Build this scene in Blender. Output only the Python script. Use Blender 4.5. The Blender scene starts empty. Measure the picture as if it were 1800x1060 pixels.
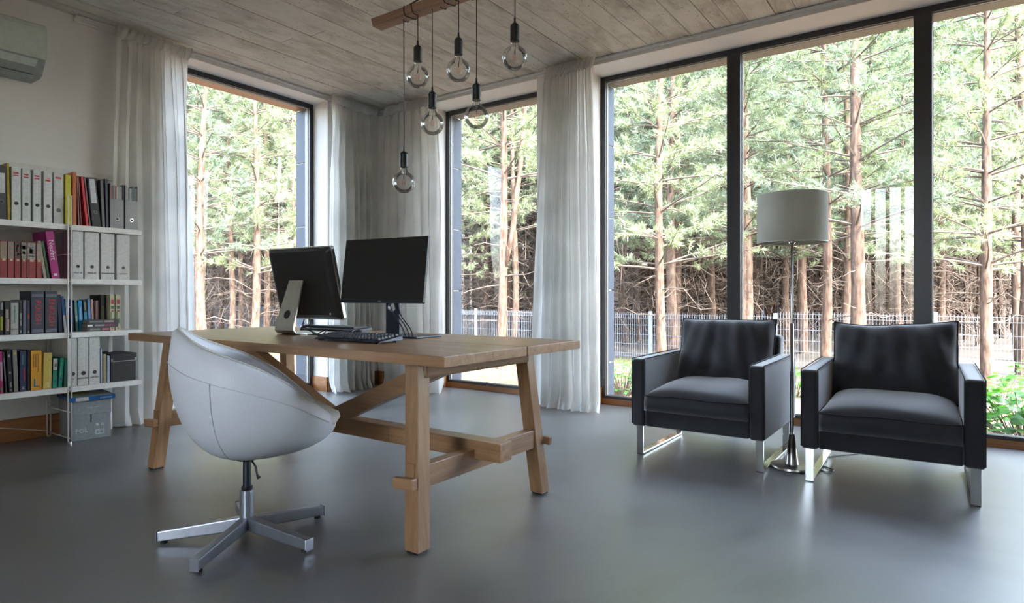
import bpy, math, random
import numpy as np
from mathutils import Vector, Matrix
R = math.radians
sc = bpy.context.scene
col = sc.collection
rnd = random.Random(7)

# ------------------------------------------------------------ camera, sky, sun, exposure
cd = bpy.data.cameras.new('camera'); cam = bpy.data.objects.new('camera', cd); col.objects.link(cam)
cam.location = (0, 0, .96); cam.rotation_euler = (R(90), 0, R(35))
cd.sensor_width = 36; cd.lens = 1106 / 1800 * 36; cd.shift_y = -12.2 / 1800
cd.clip_start = .05; cd.clip_end = 300
sc.camera = cam
world = bpy.data.worlds.new('world'); sc.world = world; world.use_nodes = True
wn = world.node_tree.nodes; wl = world.node_tree.links
sky = wn.new('ShaderNodeTexSky'); sky.sky_type = 'NISHITA'; sky.sun_disc = False
sky.sun_elevation = R(42); sky.sun_rotation = R(110); sky.dust_density = 2.5; sky.air_density = 1.0; sky.ozone_density = 1.5
wn['Background'].inputs['Strength'].default_value = 2.5
hs = wn.new('ShaderNodeHueSaturation'); hs.inputs['Saturation'].default_value = .7
wl.new(sky.outputs[0], hs.inputs['Color']); wl.new(hs.outputs[0], wn['Background'].inputs['Color'])
sd = bpy.data.lights.new('sun', 'SUN'); sd.energy = 11; sd.angle = R(1.2); sd.color = (1, .96, .90)
sun = bpy.data.objects.new('sun', sd); col.objects.link(sun)
sun.rotation_euler = Vector((-.72, .30, -.72)).to_track_quat('-Z', 'Y').to_euler()
sc.view_settings.view_transform = 'Standard'; sc.view_settings.look = 'None'
sc.view_settings.gamma = 1; sc.view_settings.use_curve_mapping = False
sc.view_settings.exposure = 1.2
cy = sc.cycles
cy.max_bounces = 14; cy.diffuse_bounces = 8; cy.glossy_bounces = 4; cy.transmission_bounces = 8; cy.transparent_max_bounces = 24
cy.sample_clamp_indirect = 8; cy.caustics_reflective = False; cy.caustics_refractive = False
cy.use_denoising = True

# ------------------------------------------------------------ materials
def newmat(name):
    m = bpy.data.materials.new(name); m.use_nodes = True
    nt = m.node_tree; return m, nt, nt.nodes['Principled BSDF']
def node(nt, t, **kw):
    n = nt.nodes.new(t)
    for k, v in kw.items():
        if k in n.inputs: n.inputs[k].default_value = v
        else: setattr(n, k, v)
    return n
def coords(nt, scale=(1, 1, 1), space='Object'):
    tc = nt.nodes.new('ShaderNodeTexCoord'); mp = nt.nodes.new('ShaderNodeMapping')
    mp.inputs['Scale'].default_value = scale
    nt.links.new(tc.outputs[space], mp.inputs['Vector']); return mp.outputs[0]
def ramp(nt, fac, stops):
    r = nt.nodes.new('ShaderNodeValToRGB'); e = r.color_ramp.elements
    while len(e) < len(stops): e.new(.5)
    for i, (p, c) in enumerate(stops): e[i].position = p; e[i].color = (*c, 1)
    nt.links.new(fac, r.inputs[0]); return r.outputs[0]
def bump(nt, b, h, strength, dist=.01):
    n = nt.nodes.new('ShaderNodeBump'); n.inputs['Strength'].default_value = strength; n.inputs['Distance'].default_value = dist
    nt.links.new(h, n.inputs['Height']); nt.links.new(n.outputs[0], b.inputs['Normal'])
def plain(name, c, rough=.5, metal=0, var=.06, scale=30, bmp=0, spec=.5, coat=0):
    m, nt, b = newmat(name)
    n = node(nt, 'ShaderNodeTexNoise', Scale=scale, Detail=3.0)
    nt.links.new(coords(nt), n.inputs['Vector'])
    lo = tuple(x * (1 - var) for x in c); hi = tuple(min(1, x * (1 + var)) for x in c)
    nt.links.new(ramp(nt, n.outputs[0], [(.3, lo), (.7, hi)]), b.inputs['Base Color'])
    b.inputs['Roughness'].default_value = rough; b.inputs['Metallic'].default_value = metal
    b.inputs['Specular IOR Level'].default_value = spec; b.inputs['Coat Weight'].default_value = coat
    if bmp: bump(nt, b, n.outputs[0], bmp)
    return m
def wood(name, axis, dark, light, rough=.5):
    m, nt, b = newmat(name)
    s = [26, 26, 26]; s[axis] = 1.6
    n = node(nt, 'ShaderNodeTexNoise', Scale=1.0, Detail=6.0, Roughness=.62, Distortion=.5)
    nt.links.new(coords(nt, s), n.inputs['Vector'])
    s2 = [120, 120, 120]; s2[axis] = 4
    f = node(nt, 'ShaderNodeTexNoise', Scale=1.0, Detail=2.0)
    nt.links.new(coords(nt, s2), f.inputs['Vector'])
    mx = node(nt, 'ShaderNodeMath', operation='MULTIPLY_ADD'); nt.links.new(f.outputs[0], mx.inputs[0]); mx.inputs[1].default_value = .35
    nt.links.new(n.outputs[0], mx.inputs[2])
    nt.links.new(ramp(nt, mx.outputs[0], [(.45, dark), (.62, tuple((a + c) / 2 for a, c in zip(dark, light))), (.85, light)]), b.inputs['Base Color'])
    b.inputs['Roughness'].default_value = rough
    bump(nt, b, mx.outputs[0], .12, .004)
    return m
M = {}
OD, OL = (.25, .13, .060), (.42, .245, .125)
for i, a in enumerate('xyz'): M['oak_' + a] = wood('oak_' + a, i, OD, OL, .33)
M['beam'] = wood('beam_wood', 0, (.22, .12, .075), (.40, .25, .17), .6)
for i, a in enumerate('xyz'): M['trim_' + a] = wood('trim_wood_' + a, i, (.22, .085, .028), (.38, .17, .062), .4)
def plaster():
    m, nt, b = newmat('plaster')
    n = node(nt, 'ShaderNodeTexNoise', Scale=2.0, Detail=4.0); nt.links.new(coords(nt), n.inputs['Vector'])
    nt.links.new(ramp(nt, n.outputs[0], [(.3, (.80, .80, .785)), (.7, (.84, .84, .825))]), b.inputs['Base Color'])
    f = node(nt, 'ShaderNodeTexNoise', Scale=180.0, Detail=2.0); nt.links.new(coords(nt), f.inputs['Vector'])
    bump(nt, b, f.outputs[0], .06, .002); b.inputs['Roughness'].default_value = .85; return m
M['plaster'] = plaster()
def concrete():
    m, nt, b = newmat('board_marked_concrete')
    oi = nt.nodes.new('ShaderNodeObjectInfo')
    tc = nt.nodes.new('ShaderNodeTexCoord')
    off = node(nt, 'ShaderNodeVectorMath', operation='SCALE'); 
    cmb = nt.nodes.new('ShaderNodeCombineXYZ'); nt.links.new(oi.outputs['Random'], cmb.inputs[0]); nt.links.new(oi.outputs['Random'], cmb.inputs[1])
    nt.links.new(cmb.outputs[0], off.inputs[0]); off.inputs['Scale'].default_value = 37
    ad = node(nt, 'ShaderNodeVectorMath', operation='ADD'); nt.links.new(tc.outputs['Object'], ad.inputs[0]); nt.links.new(off.outputs[0], ad.inputs[1])
    def mapped(s):
        mp = nt.nodes.new('ShaderNodeMapping'); mp.inputs['Scale'].default_value = s; nt.links.new(ad.outputs[0], mp.inputs['Vector']); return mp.outputs[0]
    big = node(nt, 'ShaderNodeTexNoise', Scale=1.0, Detail=6.0, Roughness=.62, Distortion=.5); nt.links.new(mapped((6, 2.6, 1)), big.inputs['Vector'])
    fine = node(nt, 'ShaderNodeTexNoise', Scale=1.0, Detail=5.0, Roughness=.7); nt.links.new(mapped((60, 9, 1)), fine.inputs['Vector'])
    pit = node(nt, 'ShaderNodeTexVoronoi', Scale=1.0); nt.links.new(mapped((34, 22, 1)), pit.inputs['Vector'])
    msk = node(nt, 'ShaderNodeTexNoise', Scale=1.0, Detail=2.0); nt.links.new(mapped((3, 1.2, 1)), msk.inputs['Vector'])
    a = node(nt, 'ShaderNodeMath', operation='MULTIPLY_ADD'); nt.links.new(fine.outputs[0], a.inputs[0]); a.inputs[1].default_value = .45; nt.links.new(big.outputs[0], a.inputs[2])
    c = node(nt, 'ShaderNodeMath', operation='MULTIPLY_ADD'); nt.links.new(oi.outputs['Random'], c.inputs[0]); c.inputs[1].default_value = .16; nt.links.new(a.outputs[0], c.inputs[2])
    base = ramp(nt, c.outputs[0], [(.50, (.26, .235, .195)), (.66, (.49, .475, .42)), (.84, (.65, .635, .58)), (1.0, (.69, .68, .625))])
    # sparse pits
    th = node(nt, 'ShaderNodeMath', operation='MULTIPLY'); nt.links.new(msk.outputs[0], th.inputs[0]); th.inputs[1].default_value = .30
    lt = node(nt, 'ShaderNodeMath', operation='LESS_THAN'); nt.links.new(pit.outputs['Distance'], lt.inputs[0]); nt.links.new(th.outputs[0], lt.inputs[1])
    rn = node(nt, 'ShaderNodeMath', operation='GREATER_THAN'); nt.links.new(pit.outputs['Color'], rn.inputs[0]); rn.inputs[1].default_value = .62
    mu = node(nt, 'ShaderNodeMath', operation='MULTIPLY'); nt.links.new(lt.outputs[0], mu.inputs[0]); nt.links.new(rn.outputs[0], mu.inputs[1])
    mm = node(nt, 'ShaderNodeMath', operation='MULTIPLY'); nt.links.new(mu.outputs[0], mm.inputs[0]); mm.inputs[1].default_value = .6
    mix = nt.nodes.new('ShaderNodeMix'); mix.data_type = 'RGBA'
    nt.links.new(mm.outputs[0], mix.inputs[0]); nt.links.new(base, mix.inputs[6]); mix.inputs[7].default_value = (.09, .085, .075, 1)
    nt.links.new(mix.outputs[2], b.inputs['Base Color']); b.inputs['Roughness'].default_value = .85
    sb = node(nt, 'ShaderNodeMath', operation='SUBTRACT'); nt.links.new(a.outputs[0], sb.inputs[0]); nt.links.new(mu.outputs[0], sb.inputs[1])
    bump(nt, b, sb.outputs[0], .5, .006)
    return m
M['concrete'] = concrete()
M['joint'] = plain('dark_joint_concrete', (.10, .09, .08), .9)
def floor_mat():
    m, nt, b = newmat('polished_dark_screed')
    v = coords(nt)
    a = node(nt, 'ShaderNodeTexNoise', Scale=.9, Detail=5.0, Roughness=.55, Distortion=1.6); nt.links.new(v, a.inputs['Vector'])
    c = node(nt, 'ShaderNodeTexNoise', Scale=45.0, Detail=4.0, Roughness=.7); nt.links.new(v, c.inputs['Vector'])
    w = node(nt, 'ShaderNodeTexWave', Scale=.35, Distortion=9.0, Detail=2.0); w.inputs['Detail Scale'].default_value = .6; nt.links.new(v, w.inputs['Vector'])
    x = node(nt, 'ShaderNodeMath', operation='MULTIPLY_ADD'); nt.links.new(c.outputs[0], x.inputs[0]); x.inputs[1].default_value = .10; nt.links.new(a.outputs[0], x.inputs[2])
    y = node(nt, 'ShaderNodeMath', operation='MULTIPLY_ADD'); nt.links.new(w.outputs['Fac'], y.inputs[0]); y.inputs[1].default_value = .10; nt.links.new(x.outputs[0], y.inputs[2])
    nt.links.new(ramp(nt, y.outputs[0], [(.38, (.055, .056, .054)), (.55, (.108, .110, .106)), (.8, (.155, .156, .152))]), b.inputs['Base Color'])
    rr = nt.nodes.new('ShaderNodeMapRange'); nt.links.new(y.outputs[0], rr.inputs[0]); rr.inputs[1].default_value = .3; rr.inputs[2].default_value = .85
    rr.inputs[3].default_value = .34; rr.inputs[4].default_value = .46; b.inputs['IOR'].default_value = 1.7; b.inputs['Coat Weight'].default_value = .6; b.inputs['Coat Roughness'].default_value = .36
    nt.links.new(rr.outputs[0], b.inputs['Roughness']); b.inputs['Specular IOR Level'].default_value = 1.0
    bump(nt, b, c.outputs[0], .05, .002)
    return m
M['floor'] = floor_mat()
M['frame'] = plain('anthracite_aluminium', (.028, .030, .033), .38, 0)
M['clad'] = plain('blue_grey_cladding', (.032, .042, .060), .6, 0, spec=.2)
M['soffit'] = plain('outer_soffit', (0.204, 0.198, 0.180), .7)
M['roof'] = plain('roof_concrete', (.3, .3, .3), .9)
M['white'] = plain('white_lacquer', (.74, .74, .71), .4)
M['seal'] = plain('pale_glazing_seal', (.75, .76, .70), .5)
M['acwhite'] = plain('ac_white_plastic', (.57, .64, .585), .3)
M['acgrey'] = plain('ac_grey_plastic', (.30, .34, .33), .4)
M['black'] = plain('black_plastic', (.012, .012, .013), .45)
M['screen'] = plain('dark_matte_screen', (.010, .010, .010), .42)
M['navy'] = plain('blue_black_plastic', (.012, .018, .032), .4)
M['key'] = plain('keycaps', (.045, .05, .06), .5)
M['alu'] = plain('brushed_aluminium', (.62, .62, .58), .32, 1.0)
M['chrome'] = plain('chrome', (.72, .71, .69), .10, 1.0, var=.02)
M['nickel'] = plain('brushed_nickel', (.33, .315, .30), .28, 1.0)
M['starbase'] = plain('silver_painted_metal', (.36, .38, .42), .35, .75)
M['leather'] = plain('white_leather', (.76, .79, .85), .45, var=.02, bmp=.04, scale=160)
M['leather_in'] = plain('white_leather_creased', (.72, .71, .66), .5, var=.04, bmp=.2, scale=14)
M['thread'] = plain('grey_stitching', (.64, .66, .72), .7)
def fabric():
    m, nt, b = newmat('charcoal_fabric')
    v = coords(nt)
    n = node(nt, 'ShaderNodeTexNoise', Scale=9.0, Detail=4.0); nt.links.new(v, n.inputs['Vector'])
    f = node(nt, 'ShaderNodeTexNoise', Scale=420.0, Detail=2.0); nt.links.new(v, f.inputs['Vector'])
    x = node(nt, 'ShaderNodeMath', operation='MULTIPLY_ADD'); nt.links.new(f.outputs[0], x.inputs[0]); x.inputs[1].default_value = .6; nt.links.new(n.outputs[0], x.inputs[2])
    nt.links.new(ramp(nt, x.outputs[0], [(.55, (.0085, .009, .0115)), (1.0, (.018, .019, .024))]), b.inputs['Base Color'])
    b.inputs['Roughness'].default_value = .9; b.inputs['Sheen Weight'].default_value = .8; b.inputs['Sheen Roughness'].default_value = .5
    bump(nt, b, f.outputs[0], .3, .0015); return m
M['fabric'] = fabric()
M['piping'] = plain('charcoal_piping', (.011, .011, .014), .8)
def thin(name, c, trans, tfac=.5, gloss=0):
    """fabric or leaf: diffuse mixed with translucent, same colour on both sides"""
    m, nt, b = newmat(name)
    nt.nodes.remove(b)
    out = nt.nodes['Material Output']
    n = node(nt, 'ShaderNodeTexNoise', Scale=2.5, Detail=2.0); nt.links.new(coords(nt), n.inputs['Vector'])
    cc = ramp(nt, n.outputs[0], [(.35, tuple(x * .8 for x in c)), (.65, tuple(min(1, x * 1.15) for x in c))])
    d = nt.nodes.new('ShaderNodeBsdfDiffuse'); nt.links.new(cc, d.inputs[0])
    t = nt.nodes.new('ShaderNodeBsdfTranslucent'); t.inputs[0].default_value = (*trans, 1)
    mx = nt.nodes.new('ShaderNodeMixShader'); mx.inputs[0].default_value = tfac
    nt.links.new(d.outputs[0], mx.inputs[1]); nt.links.new(t.outputs[0], mx.inputs[2])
    last = mx
    if gloss:
        g = nt.nodes.new('ShaderNodeBsdfGlossy'); g.inputs['Roughness'].default_value = .4
        m2 = nt.nodes.new('ShaderNodeMixShader'); m2.inputs[0].default_value = gloss
        nt.links.new(mx.outputs[0], m2.inputs[1]); nt.links.new(g.outputs[0], m2.inputs[2]); last = m2
    nt.links.new(last.outputs[0], out.inputs[0]); return m
M['curtain'] = thin('sheer_white_curtain', (.84, .835, .81), (.88, .88, .86), .46)
M['shade'] = thin('cream_lamp_shade', (.55, .54, .47), (.50, .48, .40), .25)
M['needle1'] = thin('pine_needles_bright', (.155, .195, .105), (.175, .225, .085), .4, .08)
M['needle2'] = thin('pine_needles_bluish', (.115, .165, .105), (.125, .18, .085), .4, .08)
M['needle3'] = thin('pine_needles_deep', (0.041, 0.064, 0.041), (0.046, 0.072, 0.036), .4, .04)
M['leaf'] = thin('bright_leaves', (0.041, 0.145, 0.024), (0.068, 0.212, 0.020), .45, .05)
M['grass'] = thin('grass_blades', (0.133, 0.184, 0.061), (0.163, 0.230, 0.061), .4)
def bark(name, lo, hi):
    m, nt, b = newmat(name)
    n = node(nt, 'ShaderNodeTexNoise', Scale=1.0, Detail=6.0, Roughness=.7); nt.links.new(coords(nt, (26, 26, 5)), n.inputs['Vector'])
    v = node(nt, 'ShaderNodeTexVoronoi', Scale=1.0); nt.links.new(coords(nt, (20, 20, 7)), v.inputs['Vector'])
    x = node(nt, 'ShaderNodeMath', operation='MULTIPLY_ADD'); nt.links.new(v.outputs['Distance'], x.inputs[0]); x.inputs[1].default_value = -.3; nt.links.new(n.outputs[0], x.inputs[2])
    nt.links.new(ramp(nt, x.outputs[0], [(.2, lo), (.5, hi), (.75, tuple(min(1, q * 1.25) for q in hi))]), b.inputs['Base Color'])
    b.inputs['Roughness'].default_value = .9; b.inputs['Specular IOR Level'].default_value = .2
    bump(nt, b, x.outputs[0], .8, .02); return m
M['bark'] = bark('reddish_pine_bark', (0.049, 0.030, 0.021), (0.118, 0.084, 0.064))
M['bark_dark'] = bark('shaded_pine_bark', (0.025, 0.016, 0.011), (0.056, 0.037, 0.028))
M['twig_dark'] = plain('dead_brown_twigs', (.085, .062, .048), .9, var=.3, scale=3)
M['twig'] = plain('bare_twigs', (0.074, 0.057, 0.045), .9, var=.25, scale=3)
def ground_mat():
    m, nt, b = newmat('sandy_forest_ground')
    n = node(nt, 'ShaderNodeTexNoise', Scale=.8, Detail=8.0, Roughness=.65); nt.links.new(coords(nt), n.inputs['Vector'])
    nt.links.new(ramp(nt, n.outputs[0], [(.35, (0.050, 0.046, 0.018)), (.47, (0.130, 0.084, 0.052)), (.65, (0.173, 0.116, 0.079))]), b.inputs['Base Color'])
    base = b.inputs['Base Color'].links[0].from_socket
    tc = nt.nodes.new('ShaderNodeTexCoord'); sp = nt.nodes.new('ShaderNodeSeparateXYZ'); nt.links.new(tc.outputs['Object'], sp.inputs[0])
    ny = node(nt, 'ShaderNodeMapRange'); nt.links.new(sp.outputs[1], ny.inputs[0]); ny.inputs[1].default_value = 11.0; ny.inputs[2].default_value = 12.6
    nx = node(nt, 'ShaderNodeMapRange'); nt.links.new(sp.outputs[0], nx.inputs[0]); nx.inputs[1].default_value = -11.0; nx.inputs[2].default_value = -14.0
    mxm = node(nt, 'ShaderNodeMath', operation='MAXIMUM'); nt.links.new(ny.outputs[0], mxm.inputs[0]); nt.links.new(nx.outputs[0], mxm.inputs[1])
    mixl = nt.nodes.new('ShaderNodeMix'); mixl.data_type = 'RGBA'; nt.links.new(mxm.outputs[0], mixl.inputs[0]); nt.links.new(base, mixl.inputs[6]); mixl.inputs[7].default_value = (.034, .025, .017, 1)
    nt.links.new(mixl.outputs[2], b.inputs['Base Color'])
    b.inputs['Roughness'].default_value = 1; bump(nt, b, n.outputs[0], .6, .05); return m
M['ground'] = ground_mat()
M['galv'] = plain('galvanised_wire', (.13, .15, .18), .6, 0, spec=.3)
def glass(name, tint=(1, 1, 1), boost=1.0):
    m, nt, b = newmat(name); nt.nodes.remove(b); out = nt.nodes['Material Output']
    t = nt.nodes.new('ShaderNodeBsdfTransparent'); t.inputs[0].default_value = (*tint, 1)
    g = nt.nodes.new('ShaderNodeBsdfGlossy'); g.inputs['Roughness'].default_value = 0.0
    f = node(nt, 'ShaderNodeFresnel', IOR=1.45)
    mu = node(nt, 'ShaderNodeMath', operation='MULTIPLY'); mu.use_clamp = True; nt.links.new(f.outputs[0], mu.inputs[0]); mu.inputs[1].default_value = boost
    mx = nt.nodes.new('ShaderNodeMixShader'); nt.links.new(mu.outputs[0], mx.inputs[0])
    nt.links.new(t.outputs[0], mx.inputs[1]); nt.links.new(g.outputs[0], mx.inputs[2]); nt.links.new(mx.outputs[0], out.inputs[0]); return m
M['glass'] = glass('window_glass', (.98, .985, .98), .55)
M['bulb'] = glass('clear_bulb_glass', (.97, .97, .96), .9)
M['filament'] = plain('copper_filament', (.75, .38, .25), .4)
_cm = {}
def cmat(c, rough=.5):
    k = (c, rough)
    if k not in _cm: _cm[k] = plain('printed_card', c, rough, var=.10, scale=60)
    return _cm[k]

# ------------------------------------------------------------ mesh helpers
class MB:
    def __init__(s): s.v = []; s.f = []
    def add(s, vs, fs):
        n = len(s.v); s.v += [tuple(p) for p in vs]; s.f += [tuple(i + n for i in f) for f in fs]; return s
    def box(s, x0, x1, y0, y1, z0, z1, mtx=None):
        vs = [(x, y, z) for z in (z0, z1) for y in (y0, y1) for x in (x0, x1)]
        if mtx is not None: vs = [mtx @ Vector(p) for p in vs]
        return s.add(vs, [(0, 2, 3, 1), (4, 5, 7, 6), (0, 1, 5, 4), (2, 6, 7, 3), (0, 4, 6, 2), (1, 3, 7, 5)])
    def hexa(s, bot, top):
        return s.add(list(bot) + list(top), [(3, 2, 1, 0), (4, 5, 6, 7), (0, 1, 5, 4), (1, 2, 6, 5), (2, 3, 7, 6), (3, 0, 4, 7)])
    def tube(s, pts, r, n=8, cap=True):
        pts = [Vector(p) for p in pts]; rs = r if isinstance(r, (list, tuple)) else [r] * len(pts)
        base = len(s.v); vs = []; prev = None
        for i, p in enumerate(pts):
            d = (pts[min(i + 1, len(pts) - 1)] - pts[max(i - 1, 0)]).normalized()
            if prev is None:
                a = d.cross(Vector((0, 0, 1)) if abs(d.z) < .9 else Vector((1, 0, 0))).normalized()
            else: a = (prev - d * prev.dot(d)).normalized()
            prev = a; b = d.cross(a)
            for k in range(n):
                t = 2 * math.pi * k / n; vs.append(p + (a * math.cos(t) + b * math.sin(t)) * rs[i])
        fs = [(i * n + k, i * n + (k + 1) % n, (i + 1) * n + (k + 1) % n, (i + 1) * n + k) for i in range(len(pts) - 1) for k in range(n)]
        if cap: fs += [tuple(reversed(range(n))), tuple((len(pts) - 1) * n + k for k in range(n))]
        return s.add(vs, fs)
    def lathe(s, prof, c=(0, 0, 0), n=32, closed=False):
        m = len(prof); vs = []
        for r, z in prof:
            for k in range(n):
                t = 2 * math.pi * k / n; vs.append((c[0] + r * math.cos(t), c[1] + r * math.sin(t), c[2] + z))
        fs = [(i * n + k, i * n + (k + 1) % n, (i + 1) * n + (k + 1) % n, (i + 1) * n + k) for i in range(m - 1) for k in range(n)]
        return s.add(vs, fs)
    def grid(s, P):
        h, w = len(P), len(P[0])
        return s.add([p for row in P for p in row], [(j * w + i, j * w + i + 1, (j + 1) * w + i + 1, (j + 1) * w + i) for j in range(h - 1) for i in range(w - 1)])
    def build(s, name, mat, parent=None, smooth=False, bevel=0, sub=0, world=False, segs=2):
        me = bpy.data.meshes.new(name); vs = s.v
        if world and parent is not None:
            L = parent.location; vs = [(p[0] - L.x, p[1] - L.y, p[2] - L.z) for p in vs]
        me.from_pydata([tuple(p) for p in vs], [], s.f); me.update()
        me.materials.append(mat)
        o = bpy.data.objects.new(name, me); col.objects.link(o)
        if parent is not None: o.parent = parent
        if smooth:
            for p in me.polygons: p.use_smooth = True
        if bevel:
            b = o.modifiers.new('bevel', 'BEVEL'); b.width = bevel; b.segments = segs; b.limit_method = 'ANGLE'
        if sub:
            u = o.modifiers.new('subd', 'SUBSURF'); u.levels = sub; u.render_levels = sub
        return o
def box(name, mat, x0, x1, y0, y1, z0, z1, parent=None, bevel=0, world=True, **k):
    return MB().box(x0, x1, y0, y1, z0, z1).build(name, mat, parent, bevel=bevel, world=world, **k)
def tag(o, label=None, cat=None, group=None, kind=None):
    if label: o['label'] = label
    if cat: o['category'] = cat
    if group: o['group'] = group
    if kind: o['kind'] = kind
    return o
def empty(name, loc=(0, 0, 0), rz=0, label=None, cat=None, group=None, kind=None):
    o = bpy.data.objects.new(name, None); col.objects.link(o); o.location = loc; o.rotation_euler = (0, 0, rz)
    o.empty_display_size = .1
    return tag(o, label, cat, group, kind)
def kids(o): return [c for c in bpy.data.objects if c.parent == o]
def copy_tree(o, kd, loc, rz=0, scale=1):
    c = o.copy(); col.objects.link(c); c.location = loc; c.rotation_euler = (0, 0, rz); c.scale = (scale,) * 3
    for ch in kd:
        d = ch.copy(); col.objects.link(d); d.parent = c
    return c
def text(name, s, size, mat, parent, loc, rot, ext=.0006, align='CENTER'):
    cu = bpy.data.curves.new(name, 'FONT'); cu.body = s; cu.size = size; cu.extrude = ext; cu.align_x = align; cu.align_y = 'CENTER'
    cu.resolution_u = 2
    o = bpy.data.objects.new(name, cu); col.objects.link(o); cu.materials.append(mat); o.parent = parent
    me = bpy.data.meshes.new_from_object(o); bpy.data.objects.remove(o); me.name = name
    o = bpy.data.objects.new(name, me); col.objects.link(o); o.parent = parent
    if not me.materials: me.materials.append(mat)
    o.location = loc; o.rotation_euler = rot; return o
def nparts(name, V, F, mat, parent=None):
    me = bpy.data.meshes.new(name); V = np.asarray(V, dtype=np.float32); F = np.asarray(F, dtype=np.int32)
    k = F.shape[1]
    me.vertices.add(len(V)); me.vertices.foreach_set('co', V.ravel())
    me.loops.add(F.size); me.loops.foreach_set('vertex_index', F.ravel())
    me.polygons.add(len(F)); me.polygons.foreach_set('loop_start', np.arange(0, F.size, k, dtype=np.int32))
    me.update(calc_edges=True); me.materials.append(mat)
    o = bpy.data.objects.new(name, me); col.objects.link(o)
    if parent is not None: o.parent = parent
    return o

# ------------------------------------------------------------ room shell
XL, XLo, XLe = -5.05, -5.27, -5.50       # left wall: inner face, window plane, outer face
YB, YBo, YBe = 4.70, 4.99, 5.20          # back wall
XR, YF = 3.0, -2.6
H, HW = 2.92, 2.87
LW = (2.42, 4.041)                        # left window in Y
WA = (-4.338, -3.02); WB = (-2.541, 2.32) # back windows in X
st = lambda o: tag(o, kind='structure')
st(box('floor', M['floor'], XLo, XR, YF, YBo, -.12, 0, world=False))
w = MB()
w.box(XLe, XL, YF - .3, LW[0], -.3, H); w.box(XLe, XL, LW[1], YBe, -.3, H); w.box(XLe, XL, LW[0], LW[1], HW, H)
st(w.build('wall_left', M['plaster']))
w = MB()
w.box(XL, WA[0], YB, YBe, -.3, H); w.box(WA[1], WB[0], YB, YBe, -.3, H); w.box(WB[1], XR + .3, YB, YBe, -.3, H)
w.box(WA[0], WA[1], YB, YBe, HW, H); w.box(WB[0], WB[1], YB, YBe, HW, H)
st(w.build('wall_back', M['plaster']))
st(box('wall_right', M['plaster'], XR, XR + .3, YF, YB, -.3, H, world=False))
FW = (-1.4, -.45)
w = MB()
w.box(XL, FW[0], YF - .3, YF, -.3, H); w.box(FW[1], XR + .3, YF - .3, YF, -.3, H); w.box(FW[0], FW[1], YF - .3, YF, HW, H)
st(w.build('wall_front', M['plaster']))
st(box('trim_roof', M['roof'], XLe - .02, XR + .35, YF - .55, YBe + .02, H + .012, H + .4, world=False))
# outer cladding panels lining the window reveals, seam by seam
def clad_strip(parent, x0, x1, y0, y1, zs):
    for i in range(len(zs) - 1):
        o = box('cladding_panel', M['clad'], x0, x1, y0, y1, zs[i] + .004, zs[i + 1] - .004, parent, bevel=.003)
# ceiling: concrete cast on boards, each board print its own piece
ceil = st(box('ceiling', M['joint'], XL, XR, YF, YB, H + .004, H + .012, world=False))
x = XL + .005; brs = random.Random(3)
while x < XR - .02:
    wd = min(brs.choice([.12, .135, .15, .165, .18]), XR - x)
    y = YF + .005; first = True
    while y < YB - .01:
        ln = brs.uniform(1.2, 3.6) if first else brs.uniform(2.4, 4.2)
        first = False
        y1 = min(y + ln, YB - .003)
        if YB - y1 < .5: y1 = YB - .003
        dz = brs.uniform(0, .004)
        bo = MB().box(0, wd - brs.uniform(.002, .006), 0, y1 - y - .003, 0, .010)
        o = bo.build('board', M['concrete'], ceil); o.location = (x, y, H - dz); o.parent = ceil
        y = y1
    x += wd
# curtain tracks at the edge of the ceiling
for nm, a in (('trim_1', (XL, XL + .035, 1.9, YB)), ('trim_2', (XL, XR, YB - .035, YB))):
    t = empty(nm, (0, 0, 0), kind='structure')
    if nm == 'trim_1':
        box('rail_strip', M['white'], XL, XL + .012, 1.85, YB, HW + .0, H - .002, t); box('rail_lip', M['white'], XL + .012, XL + .04, 1.85, YB - .05, HW + .03, HW + .044, t)
    else:
        box('rail_strip', M['white'], XL + .02, XR, YB - .012, YB, HW, H - .002, t); box('rail_lip', M['white'], XL + .06, XR, YB - .04, YB - .012, HW + .03, HW + .044, t)
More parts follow.
